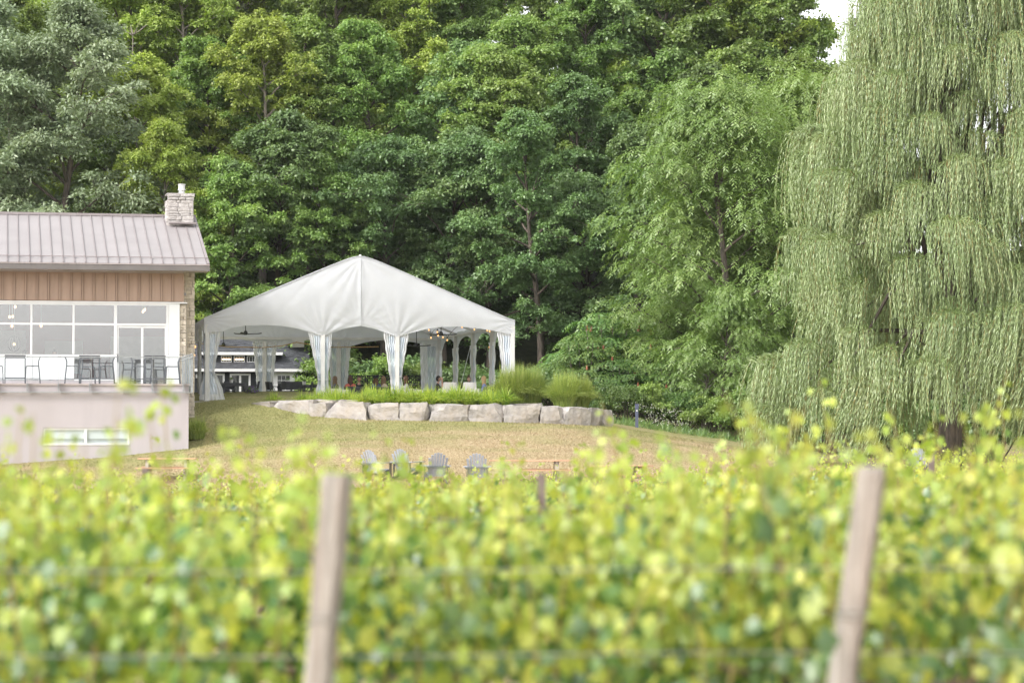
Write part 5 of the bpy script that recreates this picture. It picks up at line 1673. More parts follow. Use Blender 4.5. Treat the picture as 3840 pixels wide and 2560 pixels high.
plan2 = [(-80, 'y2'), (160, 'g2'), (420, 'y2'), (650, 'y1'), (880, 'y2'), (1090, 'g1'), (1300, 'g2'), (1520, 'y1'), (1730, 'g2'), (1940, 'g1'), (2150, 'g2'), (2360, 'y1'), (2570, 'g1'), (2800, 'g2'), (3060, 'd2')]
for px, k in plan2:
    plant(k, px + trnd.uniform(-40, 40), trnd.uniform(147, 153), 2, s=trnd.uniform(.95, 1.1))
plan3 = [(20, 'y2'), (280, 'g2'), (530, 'y2'), (770, 'g2'), (1000, 'y1'), (1230, 'y2'), (1470, 'y2'), (1690, 'y1'), (1900, 'g2'), (2130, 'g2'), (2330, 'd2'), (2560, 'd2'), (2840, 'g2'), (3140, 'd2')]
for px, k in plan3:
    plant(k, px + trnd.uniform(-40, 40), trnd.uniform(160, 167), 3, s=trnd.uniform(.98, 1.12))
plan4 = [(-40, 'g2'), (180, 'g2'), (420, 'y2'), (660, 'g2'), (900, 'y2'), (1130, 'y2'), (1360, 'y1'), (1590, 'y2'), (1800, 'd2'), (2240, 'd2'), (2620, 'd2')]
for px, k in plan4:
    plant(k, px + trnd.uniform(-40, 40), trnd.uniform(175, 184), 4, s=trnd.uniform(1.0, 1.15))
for px, D, k, s in [(2150, 156, 'g2', 1.30), (2330, 154, 'd2', 1.42), (2510, 157, 'd2', 1.40), (2660, 152, 'g2', 1.36), (2820, 154, 'y2', 1.46), (2960, 150, 'g2', 1.22), (3080, 156, 'd2', .86)]:
    plant(k, px, D, 4, s=s)
# feathery trees nearer the lawn
for px, D, k, lab, s in [(2770, 108, 'f1', 'tall feathery light green tree in front of the willow', 1.30), (2620, 112, 'f2', 'feathery light green tree leaning over the sumacs', 1.02), (2960, 114, 'f1', 'feathery light green tree half covered by the willow', 1.38), (2480, 116, 'f2', 'small feathery tree behind the blue marker post', .62), (2700, 104, 'f2', 'low feathery tree at the lawn edge', .62)]:
    o = plant(k, px, D, 0, lab, s); o['group'] = 'feathery trees beside the willow'

# ------------------------------------------------------------------ sumac and undergrowth shrubs
def make_sumac(seed, fruit=True, mat='leaf_sumac', n=46, rad=1.5, h=2.4):
    rnd = random.Random(seed); rng = np.random.default_rng(seed)
    t_ = thing('sumac_shrub', '', 'shrub')
    st_ = MB(); Ps, As, Ns = [], [], []; tips = []
    for i in range(n):
        a = i * 2.399; r = rad * math.sqrt((i + .5) / n)
        top = h * (1 - .55 * (r / rad) ** 2) * rnd.uniform(.75, 1.08)
        e = Vector((math.cos(a) * r, math.sin(a) * r, top))
        b = Vector((math.cos(a) * r * .3, math.sin(a) * r * .3, -.2))
        st_.tube([b, b.lerp(e, .55) + Vector((0, 0, .1)), e], [.03, .02, .012], 4)
        tips.append(e)
        for lev in (0, -.45, -.9):
            if top + lev < .3: continue
            nf = 9 if lev == 0 else 6
            for q in range(nf):
                b_ = q * 6.283 / nf + rnd.uniform(-.3, .3); ln = rnd.uniform(.42, .62)
                t = np.linspace(.15, 1, 9)
                d = np.array([math.cos(b_), math.sin(b_)])
                p = np.stack([e.x + d[0] * ln * t, e.y + d[1] * ln * t, e.z + lev + ln * (.45 * t - .75 * t * t)], 1)
                tan = unit(np.gradient(p, axis=0)); side = np.array([-d[1], d[0], 0])
                for s in (-1, 1):
                    Ps.append(p); As.append(tan * .45 + side * s + [0, 0, -.25] + rng.normal(size=p.shape) * .1); Ns.append(np.cross(tan, side) * -1 * np.sign(np.cross(tan, side)[:, 2:3] * -1 + 1e-9) + rng.normal(size=p.shape) * .2)
    P, A, N = map(np.concatenate, (Ps, As, Ns)); k = len(P)
    V, Fq = leaf_quads(P, A, N, rng.uniform(.12, .17, k), rng.uniform(.04, .055, k))
    link('crown', np_mesh('crown', V, Fq, mat), t_)
    st_.build('stem', 'bark_pale', t_)
    if fruit:
        for e in rnd.sample(tips, 4):
            MB().lathe([(.015, -.02), (.045, .03), (.04, .10), (.012, .19)], e + Vector((0, 0, .02)), 7).build('fruit_cone', 'fruit_red', t_)
    return t_
def make_shrub(seed, mat, n=7000, r=1.4, h=1.9, L_=.15, W_=.10):
    rnd = random.Random(seed); rng = np.random.default_rng(seed)
    t_ = thing('shrub', '', 'shrub')
    st_ = MB(); cl = []
    for i in range(26):
        a = i * 2.399; q = r * math.sqrt((i + .5) / 26)
        e = Vector((math.cos(a) * q, math.sin(a) * q, h * (1 - .45 * (q / r) ** 2) * rnd.uniform(.45, 1.0)))
        st_.tube([(e.x * .2, e.y * .2, -.2), (e.x * .6, e.y * .6, e.z * .6), e], [.03, .018, .008], 4)
        cl.append((tuple(e), r * rnd.uniform(.24, .38), (math.cos(a), math.sin(a), 0)))
    V, Fq = crown_leaves(cl, rng, n / 26, L_, W_, .8)
    link('crown', np_mesh('crown', V, Fq, mat), t_)
    st_.build('stem', 'bark', t_)
    return t_
sm1, sm2 = make_sumac(21), make_sumac(22, n=40, rad=1.3, h=2.0)
sh1, sh2, sh3 = make_shrub(31, 'leaf_dark'), make_shrub(32, 'leaf_maple', h=2.3), make_shrub(33, 'leaf_sumac', L_=.12, W_=.07)
seen = set()
def put_shrub(src, px, D, s, label, group, dz=0):
    o = src if src.name not in seen else copy_tree(src)
    seen.add(src.name)
    x = (px - 1920) * D / FPX
    o.location = (x, D, gz(x, D) + dz); o.rotation_euler = (0, 0, trnd.uniform(0, 6.28)); o.scale = (s, s, s * trnd.uniform(.92, 1.1))
    o['label'] = label; o['group'] = group
for px, D, s, src, lab in [(2190, 108, 1.25, sm1, 'sumac shrub directly behind the second ornamental grass'), (2310, 107, 1.15, sm2, 'sumac shrub with red cones above the blue marker post'), (2120, 113, 1.25, sm2, 'sumac shrub leaning towards the open tent corner'), (2270, 113, 1.75, sm1, 'tall sumac with red cones in the middle of the thicket'), (2430, 110, 1.45, sm2, 'sumac with red cones beside the feathery trees'),
                           (2380, 116, 1.9, sm1, 'tallest sumac at the back of the thicket'), (2540, 107, 1.1, sm1, 'sumac at the foot of the feathery trees'), (2230, 118, 2.0, sm2, 'sumac at the back of the thicket near the maples')]:
    put_shrub(src, px, D, s, lab, 'sumac shrubs at the lawn edge')
for px, D, s, src, lab in [(2290, 102, .75, sh3, 'low leafy shrub at the end of the boulder wall'), (2350, 101, .7, sh3, 'low leafy shrub next to the blue marker post'), (2450, 102, .8, sh2, 'leafy shrub just past the blue marker post'), (2560, 102, .85, sh3, 'leafy shrub at the lawn edge under the feathery trees'),
                           (2650, 101, .75, sh2, 'shrub at the lawn edge before the willow'), (2830, 100, 1.0, sh2, 'shrub half under the willow fringe'), (2080, 104, .9, sh1, 'dark shrub behind the first ornamental grass'), (2000, 106, .9, sh1, 'dark shrub beside the open tent corner'),
                           (740, 126, 1.4, sh2, 'shrub behind the stone pier'), (1180, 124, 1.5, sh2, 'bright shrub at the cottage corner'), (1240, 121, 1.1, sh2, 'shrub behind the first leaf-cut screen'), (1330, 122, 1.2, sh1, 'dark shrub behind the coral top'), (1430, 121, 1.15, sh2, 'shrub behind the black hat'), (1530, 123, 1.3, sh1, 'dark shrub behind the second middle leg'),
                           (1620, 121, 1.0, sh2, 'shrub behind the far tent corner'), (1720, 121, 1.2, sh1, 'dark shrub seen through the side arches'), (1820, 120, 1.0, sh3, 'shrub seen beside the blonde woman'), (1920, 119, 1.2, sh1, 'dark shrub just outside the tent corner'), (3060, 99, 1.3, sh1, 'dark shrub in the shade below the willow'), (3420, 101, 1.6, sh1, 'dark shrub behind the willow trunk'), (3700, 100, 1.5, sh1, 'dark shrub under the far side of the willow')]:
    put_shrub(src, px, D, s, lab, 'shrubs along the lawn and the wood')
# pale dead tree top near the willow and bare snags
def snag(px, py, D, h, label, seed):
    p = at(px, py, D); rnd = random.Random(seed)
    t_ = thing('dead_tree', label, 'dead tree', (p.x, D, gz(p.x, D)))
    H = p.z - gz(p.x, D)
    tp = limb_path(rnd, (0, 0, -.3), (0, 0, 1), H, 8, wig=.06)
    m_ = MB(); m_.tube(tp, [.16 * (1 - .85 * i / 8) for i in range(9)], 6); m_.build('trunk', 'bark_pale', t_)
    b_ = MB()
    for i in range(26):
        q = tp[rnd.randint(4, 8)]; a = rnd.uniform(0, 6.28)
        lp = limb_path(rnd, q, (math.cos(a), math.sin(a), .7), h * rnd.uniform(.2, .5), 4)
        b_.tube(lp, [.035, .028, .02, .012, .006], 4)
    b_.build('branches', 'bark_pale', t_)
snag(1290, 240, 142, 4, 'bare grey snag standing among the yellow-green maples', 3)
snag(540, 120, 146, 4, 'bare forked snag above the metal roof', 4)
snag(2795, 420, 117, 4.5, 'pale bare-topped tree beside the willow crown', 5)
snag(2640, 1385, 104, 2.2, 'bare twiggy shrub skeleton before the feathery trees', 6)

# ------------------------------------------------------------------ willow
def make_willow(seed, loc, H, label):
    rnd = random.Random(seed); rng = np.random.default_rng(seed)
    t_ = thing('willow_tree', label, 'tree', loc)
    tr = MB()
    tp = limb_path(rnd, (0, 0, -.5), (0, 0, 1), H * .42, 6, wig=.06)
    tr.tube(tp, [.55, .46, .42, .38, .36, .33, .28], 10)
    tips = []
    def env(h):   # crown radius by height
        return float(np.interp(h, [0, 2.4, 4.0, 5.5, 7, 8.7, 10.3, 11.9, 13.5, 14.6, 17, 19, 20.5], [5.9, 6.1, 5.7, 4.8, 5.1, 4.95, 4.8, 4.7, 4.3, 3.5, 2.7, 1.9, .4]))
    nt = 150
    for i in range(nt):
        h = 2.2 + (H - 2.4) * ((i + rnd.random()) / nt) ** .95
        a = i * 2.399 + rnd.uniform(-.3, .3)
        r = (env(h) - .55) * (rnd.uniform(.25, 1.0) ** .45)
        if h < 4.6 and r > 4.6 and rnd.random() < .45: continue
        tips.append((Vector((math.cos(a) * r, math.sin(a) * r, h)), a))
    for (bx, by, bh) in ((-5.3, -1.2, 3.8), (-5.5, -.2, 2.9), (-4.9, -2.4, 4.4), (-5.6, .8, 3.4), (-4.6, -3.2, 2.8), (-5.5, -1.6, 2.1), (1.4, -4.3, 4.6), (3.4, -4.2, 4.8), (2.4, -4.8, 3.8), (-2.6, -4.4, 4.2), (4.6, -3.6, 4.0), (.2, -4.6, 4.4), (-.7, -4.4, 5.2), (.9, -4.7, 5.4), (-1.4, -4.8, 3.6), (1.0, -3.2, 10.6), (2.2, -3.0, 9.4), (.2, -3.4, 8.6), (1.6, -3.0, 12.4), (2.6, -2.6, 14.0)):
        tips.append((Vector((bx, by, bh)), math.atan2(by, bx)))
    for i in range(46):
        h = 5 + 13.5 * i / 46; a = i * 2.399; r = env(h) * .32
        tips.append((Vector((math.cos(a) * r, math.sin(a) * r, h)), a))
    for k in range(0, len(tips), 3):
        e, a = tips[k]
        j = rnd.randint(3, 6)
        q = tp[j].lerp(e, .55) + Vector((0, 0, 1.0 + .10 * e.z))
        tr.tube([tp[j], q, e + Vector((0, 0, .1))], [.13, .07, .025], 5)
    tr.build('trunk', 'bark', t_)
    Ps, As, Ns, Rb = [], [], [], []
    for e, a in tips:
        # one cascade: a short arching bough, strands fanning off it and hanging to a ragged hem
        big = rnd.uniform(.7, 1.35)
        sp_l = 1.5 * big; fall = rnd.uniform(1.3, 3.0) * big
        d0 = np.array([math.cos(a), math.sin(a), 0]); s0 = np.array([-d0[1], d0[0], 0])
        ns = int(84 * big); swx, swy = rnd.gauss(-.05, .10), rnd.gauss(0, .10)
        for s in range(ns):
            t0 = rnd.uniform(0, 1) ** .8; lat = rnd.gauss(0, .40) * big
            st0 = np.array(e) + d0 * sp_l * t0 + s0 * lat * (.5 + .6 * t0)
            st0[2] += .55 * big * math.sin(math.pi * (.18 + .62 * t0)) - .55 * lat * lat / big - .25 * big
            aa = a + math.atan2(lat, .6 * big) * .8 + rnd.gauss(0, .35)
            d = np.array([math.cos(aa), math.sin(aa), 0])
            reach = rnd.uniform(.18, .6) * big
            ln = fall * rnd.uniform(.38, 1.2)
            ln = min(ln, st0[2] - rnd.uniform(.05, .8))
            if ln < .5: continue
            nl = int(ln / .072)
            t = np.linspace(0, 1, nl) * ln
            hx = reach * (1 - np.exp(-t / (reach * 1.1)))
            z = .22 * reach * np.sin(np.clip(t / (reach * 1.6), 0, 1) * math.pi) - np.maximum(t - reach * .45, 0) * .95
            ph = rnd.uniform(0, 6.28)
            p = st0[None] + d[None] * hx[:, None] + np.array([swx, swy, 0])[None] * (t ** 1.4)[:, None] * .6 + s0[None] * (.05 * np.sin(t * 2.2 + ph))[:, None]
            p[:, 2] += z
            tan = unit(np.gradient(p, axis=0))
            az = np.arange(nl) * 2.4 + ph
            rad_ = np.stack([np.cos(az), np.sin(az), np.zeros(nl)], 1)
            Ps.append(p); As.append(tan * 1.0 + rad_ * .20); Ns.append(rad_ * .8 + d * .6 + [0, 0, .5])
            if s % 5 == 0: Rb.append(p[::4])
    P, A, N = map(np.concatenate, (Ps, As, Ns)); k = len(P)
    V, Fq = leaf_quads(P, A, N, rng.uniform(.16, .27, k), rng.uniform(.022, .036, k))
    link('crown', np_mesh('crown', V, Fq, 'leaf_willow'), t_)
    rv, rf = [], []
    for p in Rb:
        b_ = len(rv)
        for q in p: rv += [(q[0] - .009, q[1], q[2]), (q[0] + .009, q[1] + .004, q[2])]
        rf += [(b_ + 2 * i, b_ + 2 * i + 1, b_ + 2 * i + 3, b_ + 2 * i + 2) for i in range(len(p) - 1)]
    link('twigs', np_mesh('twigs', np.array(rv), np.array(rf), 'twig_yellow'), t_)
    return t_
wp = at(3560, 1775, 88.0)
make_willow(5, (wp.x, wp.y, gz(wp.x, wp.y)), 20.0, 'huge weeping willow with long pale strands reaching the lawn')

# ------------------------------------------------------------------ ornamental grasses and the planted bed
def blades(rng, n, rad, h, spread, w, seg=5, droop=1.0):
    a = rng.uniform(0, 6.283, n); r = rad * np.sqrt(rng.uniform(0, 1, n))
    b0 = np.stack([np.cos(a) * r, np.sin(a) * r, np.zeros(n)], 1)
    a2 = a + rng.normal(size=n) * .6
    out = np.stack([np.cos(a2), np.sin(a2), np.zeros(n)], 1)
    q_ = rng.uniform(0, 1, n); hh = h * rng.uniform(.7, 1.08, n) * (1 - .22 * q_); ss = spread * (.10 + 1.2 * q_ * (.35 + .65 * r / rad)); dr = droop * (.25 + 1.25 * q_)
    side = np.stack([-out[:, 1], out[:, 0], np.zeros(n)], 1) * .7 + rng.normal(size=(n, 3)) * .5
    side = unit(side)
    Vs = []
    for i in range(seg + 1):
        t = i / seg
        c = b0 + out * (ss * t ** 1.6)[:, None] + np.stack([np.zeros(n), np.zeros(n), hh * (t * 1.25 - dr * .55 * t ** 2.6)], 1)
        ww = w * (1 - .92 * t)
        Vs += [c - side * ww * .5, c + side * ww * .5]
    V = np.stack(Vs, 1); k = 2 * (seg + 1)
    F = np.concatenate([np.stack([np.arange(n) * k + 2 * i, np.arange(n) * k + 2 * i + 1, np.arange(n) * k + 2 * i + 3, np.arange(n) * k + 2 * i + 2], 1) for i in range(seg)])
    return V.reshape(-1, 3), F
def grass_clump(seed, n, rad, h, spread, w, mat, name, label, cat, group, droop=1.0):
    rng = np.random.default_rng(seed)
    t_ = thing(name, label, cat, group=group)
    V, Fq = blades(rng, n, rad, h, spread, w, droop=droop)
    link('foliage', np_mesh('foliage', V, Fq, mat), t_)
    return t_
for i, (px, py, D, s, lab) in enumerate([(1922, 1500, 90.6, .98, 'tall green fountain grass clump against the tent corner'), (1985, 1503, 91.0, .96, 'tall fountain grass clump with yellowing outer blades'), (2118, 1518, 90.4, .88, 'dark green fountain grass clump beyond the first pair'), (2172, 1524, 90.8, .80, 'yellowish fountain grass clump at the end of the bed')]):
    g_ = grass_clump(50 + i, 4200, .44, 1.50, .70, .022, 'blade_tall', 'fountain_grass', lab, 'grass clump', 'fountain grasses above the boulder wall')
    p = at(px, py, D); g_.location = (p.x, D, 2.10 if i < 2 else 2.0); g_.scale = (s, s, s)
g_ = grass_clump(60, 900, .30, .85, .40, .02, 'blade_tall', 'fountain_grass', 'grass clump against the corner of the stucco basement', 'grass clump', 'fountain grasses above the boulder wall')
p = at(735, 1665, 88.0); g_.location = (p.x, p.y, gz(p.x, p.y))
tufts = [grass_clump(70 + i, 170, .12, .62, .62, .034, 'blade_bed', 'daylily_tuft', 'arching lime green daylily tuft in the bed above the boulder wall', 'plant', 'daylily tufts in the bed', droop=1.25) for i in range(5)]
brnd = random.Random(12); done = set()
spots = []
for px in np.arange(1010, 1905, 24):
    for row in range(3):
        if px < 1160 and row > 0: continue
        if px < 1160 and brnd.random() < .45: continue
        if px < 1370 and row == 0 and px > 1160: continue
        spots.append((px + brnd.uniform(-9, 9) + 12 * (row % 2), row))
for px, row in spots:
    s_ = tufts[brnd.randint(0, 4)]
    D = wall_D(px) + .62 + row * .75 + brnd.uniform(-.15, .15) + (1.6 if px < 1160 else 0)
    x = (px - 1920) * D / FPX
    o = s_ if s_.name not in done else copy_tree(s_)
    done.add(s_.name)
    q = brnd.uniform(.75, 1.25)
    lm_ = min([(1050, 'below the dining table'), (1200, 'at the first middle leg'), (1262, 'before the half-hidden lounge chair'), (1320, 'below the coral top'), (1420, 'below the black hat'), (1500, 'at the second middle leg'), (1550, 'before the side-on lounge chair'), (1640, 'below the man in black'), (1700, 'before the first white chair back'), (1755, 'before the second white chair back'), (1815, 'below the blonde woman'), (1890, 'beside the tall fountain grass')], key=lambda q: abs(q[0] - px))[1]
    lab = f'lime daylily tuft in the {("wall-edge", "middle", "inner")[row]} row {lm_}'
    if lab in used_labels: lab += ', its neighbour'
    used_labels[lab] = 1
    o['label'] = lab
    o.location = (x, D, 2.12 - .04 * (row == 0)); o.rotation_euler = (0, 0, brnd.uniform(0, 6.28)); o.scale = (q, q, q * brnd.uniform(.85, 1.2))
# wild flowers by the lawn edge
rng = np.random.default_rng(90)
n_ = 380
px = rng.normal(2480, 70, n_); D = rng.uniform(97.5, 101, n_); x = (px - 1920) * D / FPX
P = np.stack([x, D, ground_np(x, D) + rng.uniform(.15, .9, n_)], 1)
V, Fq = leaf_quads(P, rng.normal(size=(n_, 3)), rng.normal(size=(n_, 3)) + [0, -.6, .8], np.full(n_, .045), np.full(n_, .04), wid=.5)
wf_ = tag(link('wildflowers', np_mesh('wildflowers', V, Fq, 'petal_white')), 'small white wildflowers scattered at the foot of the shrubs', 'flowers', kind='stuff')
n_ = 2600
px = 2290 + 470 * rng.uniform(0, 1, n_) + 14 * np.sin(rng.uniform(0, 40, n_)); D = rng.uniform(97, 101.5, n_); x = (px - 1920) * D / FPX
b0 = np.stack([x, D, ground_np(x, D) - .02], 1)
A = rng.normal(size=(n_, 3)) * .6 + [0, 0, 1]
V, Fq = leaf_quads(b0, A, rng.normal(size=(n_, 3)), rng.uniform(.06, .34, n_) * (.5 + np.abs(np.sin(px / 23.0))), np.full(n_, .035), wid=.3)
tag(link('weeds', np_mesh('weeds', V, Fq, 'leaf_sumac')), 'rough green weeds along the edge of the lawn', 'weeds', kind='stuff')
# lawn blades
n_ = 120000
px = rng.uniform(-60, 2900, n_); D = 70 + 24 * rng.uniform(0, 1, n_) ** .8; x = (px - 1920) * D / FPX
keep = ~((px > 900) & (D > np.interp(px, [w[0] for w in WALL], [w[2] for w in WALL]) + .1))
# none inside the building footprint
lx = (x - BF.o.x) * BF.ex.x + (D - BF.o.y) * BF.ex.y; ly = (x - BF.o.x) * BF.ey.x + (D - BF.o.y) * BF.ey.y
keep &= ~((lx < .15) & (ly > -5.02)) & ~((lx < .5) & (ly > .45))
x, D = x[keep], D[keep]; n_ = len(x)
b0 = np.stack([x, D, ground_np(x, D) - .005], 1)
A = rng.normal(size=(n_, 3)) * .45 + [0, 0, 1]
V, Fq = leaf_quads(b0, A, rng.normal(size=(n_, 3)), rng.uniform(.03, .075, n_), np.full(n_, .022), wid=.3, fold=0)
tag(link('lawn_grass', np_mesh('lawn_grass', V, Fq, 'lawn_blade')), 'short dry mown grass of the sloping lawn', 'grass', kind='stuff')

# ================================================================== vineyard
def make_vine(seed, nleaf=230, w=1.5, zlo=.55, zhi=1.46, shoots=9, lsize=.064, tall=0):
    rnd = random.Random(seed); rng = np.random.default_rng(seed)
    t_ = thing('grapevine', '', 'grapevine')
    tr = MB()
    tr.tube(limb_path(rnd, (0, 0, -.1), (0, 0, 1), .85, 6, wig=.22), [.035, .03, .028, .027, .026, .025, .022], 7)
    for s in (-1, 1):
        tr.tube(limb_path(rnd, (0, 0, .74), (s, 0, .05), w * .5, 4, wig=.12), [.022, .018, .015, .012, .009], 6)
    tr.build('trunk', 'vine_wood', t_)
    P, A = [], []
    can = MB()
    for i in range(shoots):
        x0 = (i + rnd.random()) / shoots * w - w / 2
        top = zhi + rnd.choice((-.15, -.05, .0, .06, .14, .26, .40)) * rnd.uniform(.6, 1.1)
        if tall and abs(i - shoots // 2) < 2: top = tall - rnd.uniform(0, .12)
        pts = limb_path(rnd, (x0, rnd.uniform(-.05, .05), .75), (rnd.uniform(-.25, .25), rnd.uniform(-.12, .12), 1), top - .75, 7, wig=.12)
        can.tube(pts, [.006, .006, .005, .005, .004, .004, .003, .002], 4)
        for k in range(int(nleaf * .72 / shoots)):
            f = rnd.random() * 7; j = min(int(f), 6)
            q = pts[j].lerp(pts[j + 1], f - j)
            a = rnd.uniform(0, 6.28)
            sz = lsize * (1.1 - .55 * (f / 7) ** 3)
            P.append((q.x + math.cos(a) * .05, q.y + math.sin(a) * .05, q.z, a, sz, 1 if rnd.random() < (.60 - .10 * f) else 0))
    for i in range(int(nleaf * .28)):
        a = rnd.uniform(0, 6.28)
        z = rnd.triangular(zlo, zhi, (zlo + zhi) / 2)
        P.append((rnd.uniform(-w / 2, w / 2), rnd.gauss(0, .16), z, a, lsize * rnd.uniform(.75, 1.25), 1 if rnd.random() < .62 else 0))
    can.build('canes', 'twig_yellow', t_)['kind'] = 'stuff'
    P = np.array(P); n = len(P)
    ang = P[:, 3] + rng.normal(size=n) * .4
    outy = np.sign(P[:, 1] + rng.normal(size=n) * .08)
    A_ = np.stack([np.cos(ang) * .5, np.sin(ang) * .45 + outy * .2, -rng.uniform(.3, 1.5, n)], 1)
    N_ = np.stack([rng.normal(size=n) * .7, outy * rng.uniform(.1, 1.1, n), rng.uniform(.1, .9, n)], 1)
    V, Fq = lobed_leaves(P[:, :3], A_, N_, P[:, 4] * rng.uniform(.8, 1.15, n))
    link('foliage', np_mesh('foliage', V, Fq, ['leaf_vine', 'leaf_vine_old_shade'], np.repeat(P[:, 5].astype(int), len(LOBES))), t_)
    return t_
vines = [make_vine(200 + i, nleaf=(560, 640, 480, 600, 680, 520)[i], shoots=(11, 13, 9, 14, 12, 10)[i]) for i in range(6)]
vines += [make_vine(220 + i, nleaf=(300, 260, 340)[i], shoots=(7, 6, 8)[i]) for i in range(3)]      # thinner vines of the front row
for k, (px, D, tall, lab) in enumerate([(860, 8.35, 1.90, 'grapevine with a tall shoot rising past the corner of the basement wall'), (1905, 8.9, 1.72, 'grapevine with a shoot rising in front of the garden chairs'), (2900, 8.4, 1.88, 'grapevine with tall shoots beside the wooden post below the willow'), (2600, 9.4, 1.74, 'grapevine with loose shoots in front of the dry lawn brow'), (150, 9.0, 1.74, 'grapevine with a shoot in front of the basement window'), (3660, 9.0, 1.80, 'grapevine with shoots in front of the shaded willow'),
        (1120, 10.6, 1.70, 'grapevine with shoots just before the first wooden post'), (1420, 10.8, 1.66, 'grapevine with shoots below the row of garden chairs'), (1690, 11.6, 1.68, 'grapevine with shoots below the gap between garden chairs'), (2160, 10.7, 1.72, 'grapevine with shoots in front of the long picnic table'), (2330, 9.3, 1.66, 'grapevine with shoots before the angled picnic table'),
        (40, 10.0, 1.72, 'grapevine with shoots at the frame edge below the stucco wall'), (430, 9.6, 1.70, 'grapevine with shoots in front of the first picnic table'), (2470, 10.2, 1.70, 'grapevine with shoots below the end of the boulder wall'), (2740, 9.8, 1.82, 'grapevine with long shoots before the feathery trees'), (3080, 10.4, 1.80, 'grapevine with shoots before the willow fringe'), (3440, 10.0, 1.78, 'grapevine with shoots before the chair under the willow'), (3800, 10.3, 1.76, 'grapevine with shoots at the frame edge below the willow')]):
    v_ = make_vine(300 + k, nleaf=380, w=1.0, shoots=8, tall=tall)
    x = (px - 1920) * D / FPX
    v_.location = (x, D, gz(x, D)); v_['label'] = lab; v_['group'] = 'grapevines of the front row'
ORD = ['front', 'second', 'third', 'fourth', 'fifth', 'sixth', 'seventh', 'eighth', 'ninth', 'tenth', 'eleventh', 'twelfth', 'thirteenth', 'fourteenth', 'fifteenth', 'sixteenth', 'seventeenth', 'eighteenth', 'nineteenth', 'twentieth', 'twenty-first', 'twenty-second', 'twenty-third', 'twenty-fourth']
vr = random.Random(5); vdone = set()
rowD = [8.3] + [11.2 + 2.7 * i for i in range(20)]
for ri, D0 in enumerate(rowD):
    half = D0 * .2118 + 1.0
    sp_v = 1.25 if ri == 0 else 1.42
    x = -half - vr.uniform(0, 1)
    while x < half + .5:
        yv = D0 + .02 * x
        s_ = vines[vr.randint(0, 5)] if ri else vines[vr.randint(6, 8)]
        o = s_ if s_.name not in vdone else copy_tree(s_)
        vdone.add(s_.name)
        o.location = (x, yv, gz(x, yv))
        o.rotation_euler = (0, 0, vr.choice((0, math.pi)) + .02 + vr.uniform(-.05, .05))
        q = vr.uniform(.94, 1.08)
        # vines on the right of the block stand a little taller
        hq = q * (.95 if 3 <= ri else 1) * (1.0 + .06 * max(0, min(1, x / max(half, 1)))) * (1.03 if ri == 0 else 1.0) * (1 + (.05 * max(0, min(1, (-x / half - .35) * 3)) + .08 * max(0, min(1, (x / half - .25) * 3)) if ri < 4 else 0))
        o.scale = (q, q, hq)
        vpx = 1920 + x * FPX / yv
        if ri < 4:
            marks = [(-500, 'at the frame edge'), (250, 'below the basement window'), (700, 'below the basement corner'), (1230, 'at the first wooden post'), (1700, 'between the first post and the stake'), (2050, 'at the metal stake'), (2500, 'between the stake and the second post'), (3200, 'at the second wooden post'), (3650, 'past the second wooden post'), (4300, 'at the edge below the willow')]
            lab = f'leafy grapevine in the {ORD[ri]} row {min(marks, key=lambda q: abs(q[0] - vpx))[1]}'
            if lab in used_labels: lab += ', its neighbour'
            used_labels[lab] = 1
        else:
            lab = f'leafy grapevine in the {ORD[ri]} trellis row of the vineyard'
        o['label'] = lab
        o['group'] = f'grapevines of the {ORD[ri]} row'
        x += sp_v * vr.uniform(.9, 1.1)
# leaning wooden posts of the front row
def wood_post(px_top, py_top, px_bot, py_bot, D, wpx, label):
    a_ = at(px_top, py_top, D); b_ = at(px_bot, py_bot, D)
    d = (a_ - b_); g0 = gz(b_.x, D)
    k = (b_.z - (g0 - .3)) / d.z
    base_ = b_ - d * k
    t_ = thing('vineyard_post', label, 'post', base_, group='leaning posts of the front vine row')
    r = wpx / 2 * D / FPX
    top = a_ - base_
    # squared timber turned so that a narrow side shows, its corners worn down
    rnd = random.Random(int(px_top)); mm = MB()
    ca, sa = math.cos(R(-22)), math.sin(R(-22))
    hw, hd, ch = r * .80, r * .72, r * .16
    sec = [(-hw + ch, -hd), (hw - ch, -hd), (hw, -hd + ch), (hw, hd - ch), (hw - ch, hd), (-hw + ch, hd), (-hw, hd - ch), (-hw, -hd + ch)]
    lv = [0, .2, .35, .5, .62, .74, .86, .95, .985, 1.0]
    for f in lv:
        k = .90 if f == 1.0 else 1.0
        for (sx, sy) in sec:
            sx, sy = (sx + rnd.uniform(-.003, .003)) * k, (sy + rnd.uniform(-.003, .003)) * k
            mm.v.append(tuple(top * f + Vector((sx * ca - sy * sa, sx * sa + sy * ca, rnd.uniform(-.006, .006) if f == 1.0 else 0))))
    for i in range(len(lv) - 1):
        for k in range(8):
            mm.f.append((i * 8 + k, i * 8 + (k + 1) % 8, i * 8 + 8 + (k + 1) % 8, i * 8 + 8 + k)); mm.m.append(0)
    mm.f.append(tuple((len(lv) - 1) * 8 + k for k in range(8))); mm.m.append(0)
    mm.build('timber', 'post_wood', t_)
    st_ = MB(); c = top * .75
    for k in (0, 1): st_.tube([c + Vector((-r * 1.01, -r * .4, .02 * k)), c + Vector((0, -r * 1.08, .02 * k)), c + Vector((r * 1.01, -r * .4, .02 * k))], .0022, 4)
    st_.build('wire_wrap', 'wire', t_)
wood_post(1265, 1778, 1195, 2560, 8.0, 122, 'weathered wooden vine post standing nearer the building side')
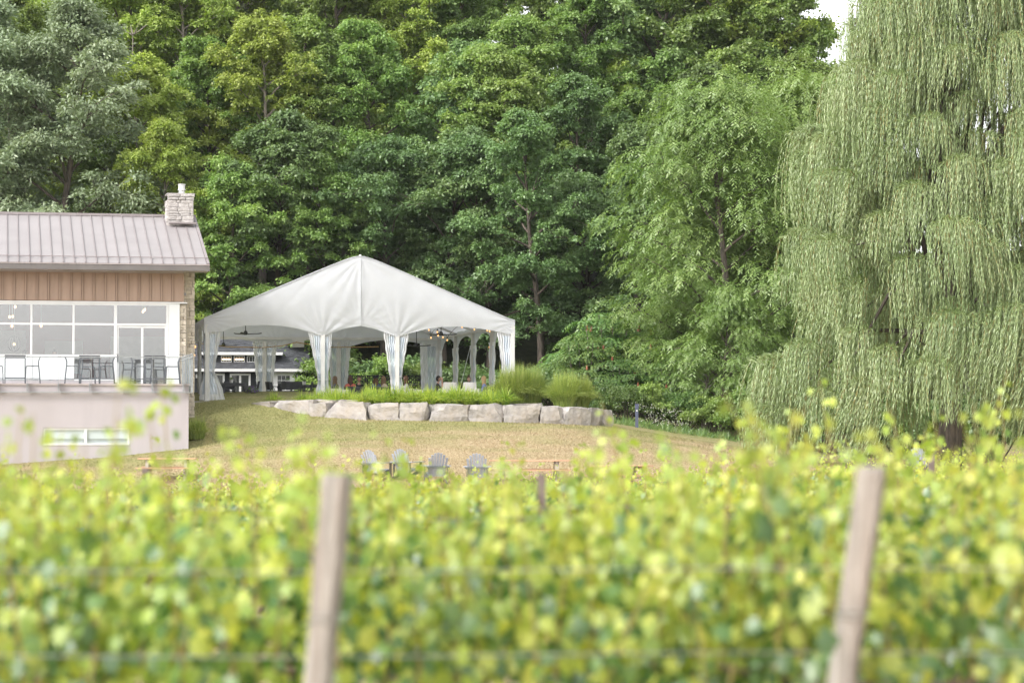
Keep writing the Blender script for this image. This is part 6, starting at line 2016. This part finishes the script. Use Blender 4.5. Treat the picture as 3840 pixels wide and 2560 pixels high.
wood_post(3272, 1752, 3158, 2560, 8.0, 122, 'weathered wooden vine post standing below the willow')
def stake(px, py, px2, D, wpx, label):
    a_ = at(px, py, D); x2 = (px2 - 1920) * D / FPX
    g0 = gz(a_.x, D)
    t_ = thing('vine_stake', label, 'stake', (x2, D, g0 - .2), group='slim stakes in the vine rows')
    r = wpx / 2 * D / FPX
    top = a_ - t_.location
    MB().bar((0, 0, 0), top, 2 * r, 1.6 * r, up=(0, 1, 0)).build('shaft', 'stake', t_)
    MB().bar(top * .80 - Vector((0, r, 0)), top * .81 - Vector((0, r, 0)), 2.6 * r, 1.2 * r, up=(0, 1, 0)).build('clip', 'wire', t_)
stake(2030, 1775, 2050, 13.9, 30, 'dark metal stake midway between the two wooden posts')
stake(215, 1790, 222, 24.7, 20, 'dark stake in the vines below the basement window')
stake(545, 1755, 550, 19.3, 22, 'dark stake in the vines in front of the first picnic table')
stake(3492, 1700, 3492, 27.4, 22, 'dark stake in the vines beside the chair under the willow')
stake(335, 1905, 340, 16.6, 20, 'short dark stake low in the vines near the frame edge')
for D0, hs_ in ((8.28, (.78, 1.03, 1.31)), (11.18, (.8, 1.1, 1.4)), (13.88, (.8, 1.1, 1.4))):
    for h in hs_:
        half = D0 * .22 + 1
        t_ = tag(MB().tube([(x, D0 - .24 + .02 * x, gz(x, D0) + h + .006 * math.sin(x * 2)) for x in np.linspace(-half, half, 14)], .0021, 4).build('trellis_wire', 'wire'),
                 f'{("low", "middle", "top")[hs_.index(h)]} trellis wire of the {ORD[[8.28, 11.18, 13.88].index(D0)]} vine row', 'wire', 'trellis wires of the near vine rows')


# ================================================================== thin haze, added to lift the dark shadows
m, n, l, out = new_mat('haze_air')
pv = n.new('ShaderNodeVolumePrincipled')
pv.inputs['Color'].default_value = (.95, .96, .97, 1)
pv.inputs['Density'].default_value = 0.00009
l.new(pv.outputs[0], out.inputs['Volume'])
tag(MB().box(-640, 640, -240, 940, -6, 78).build('haze', 'haze_air'), 'thin pale haze added to the air to lift shadows', kind='stuff')
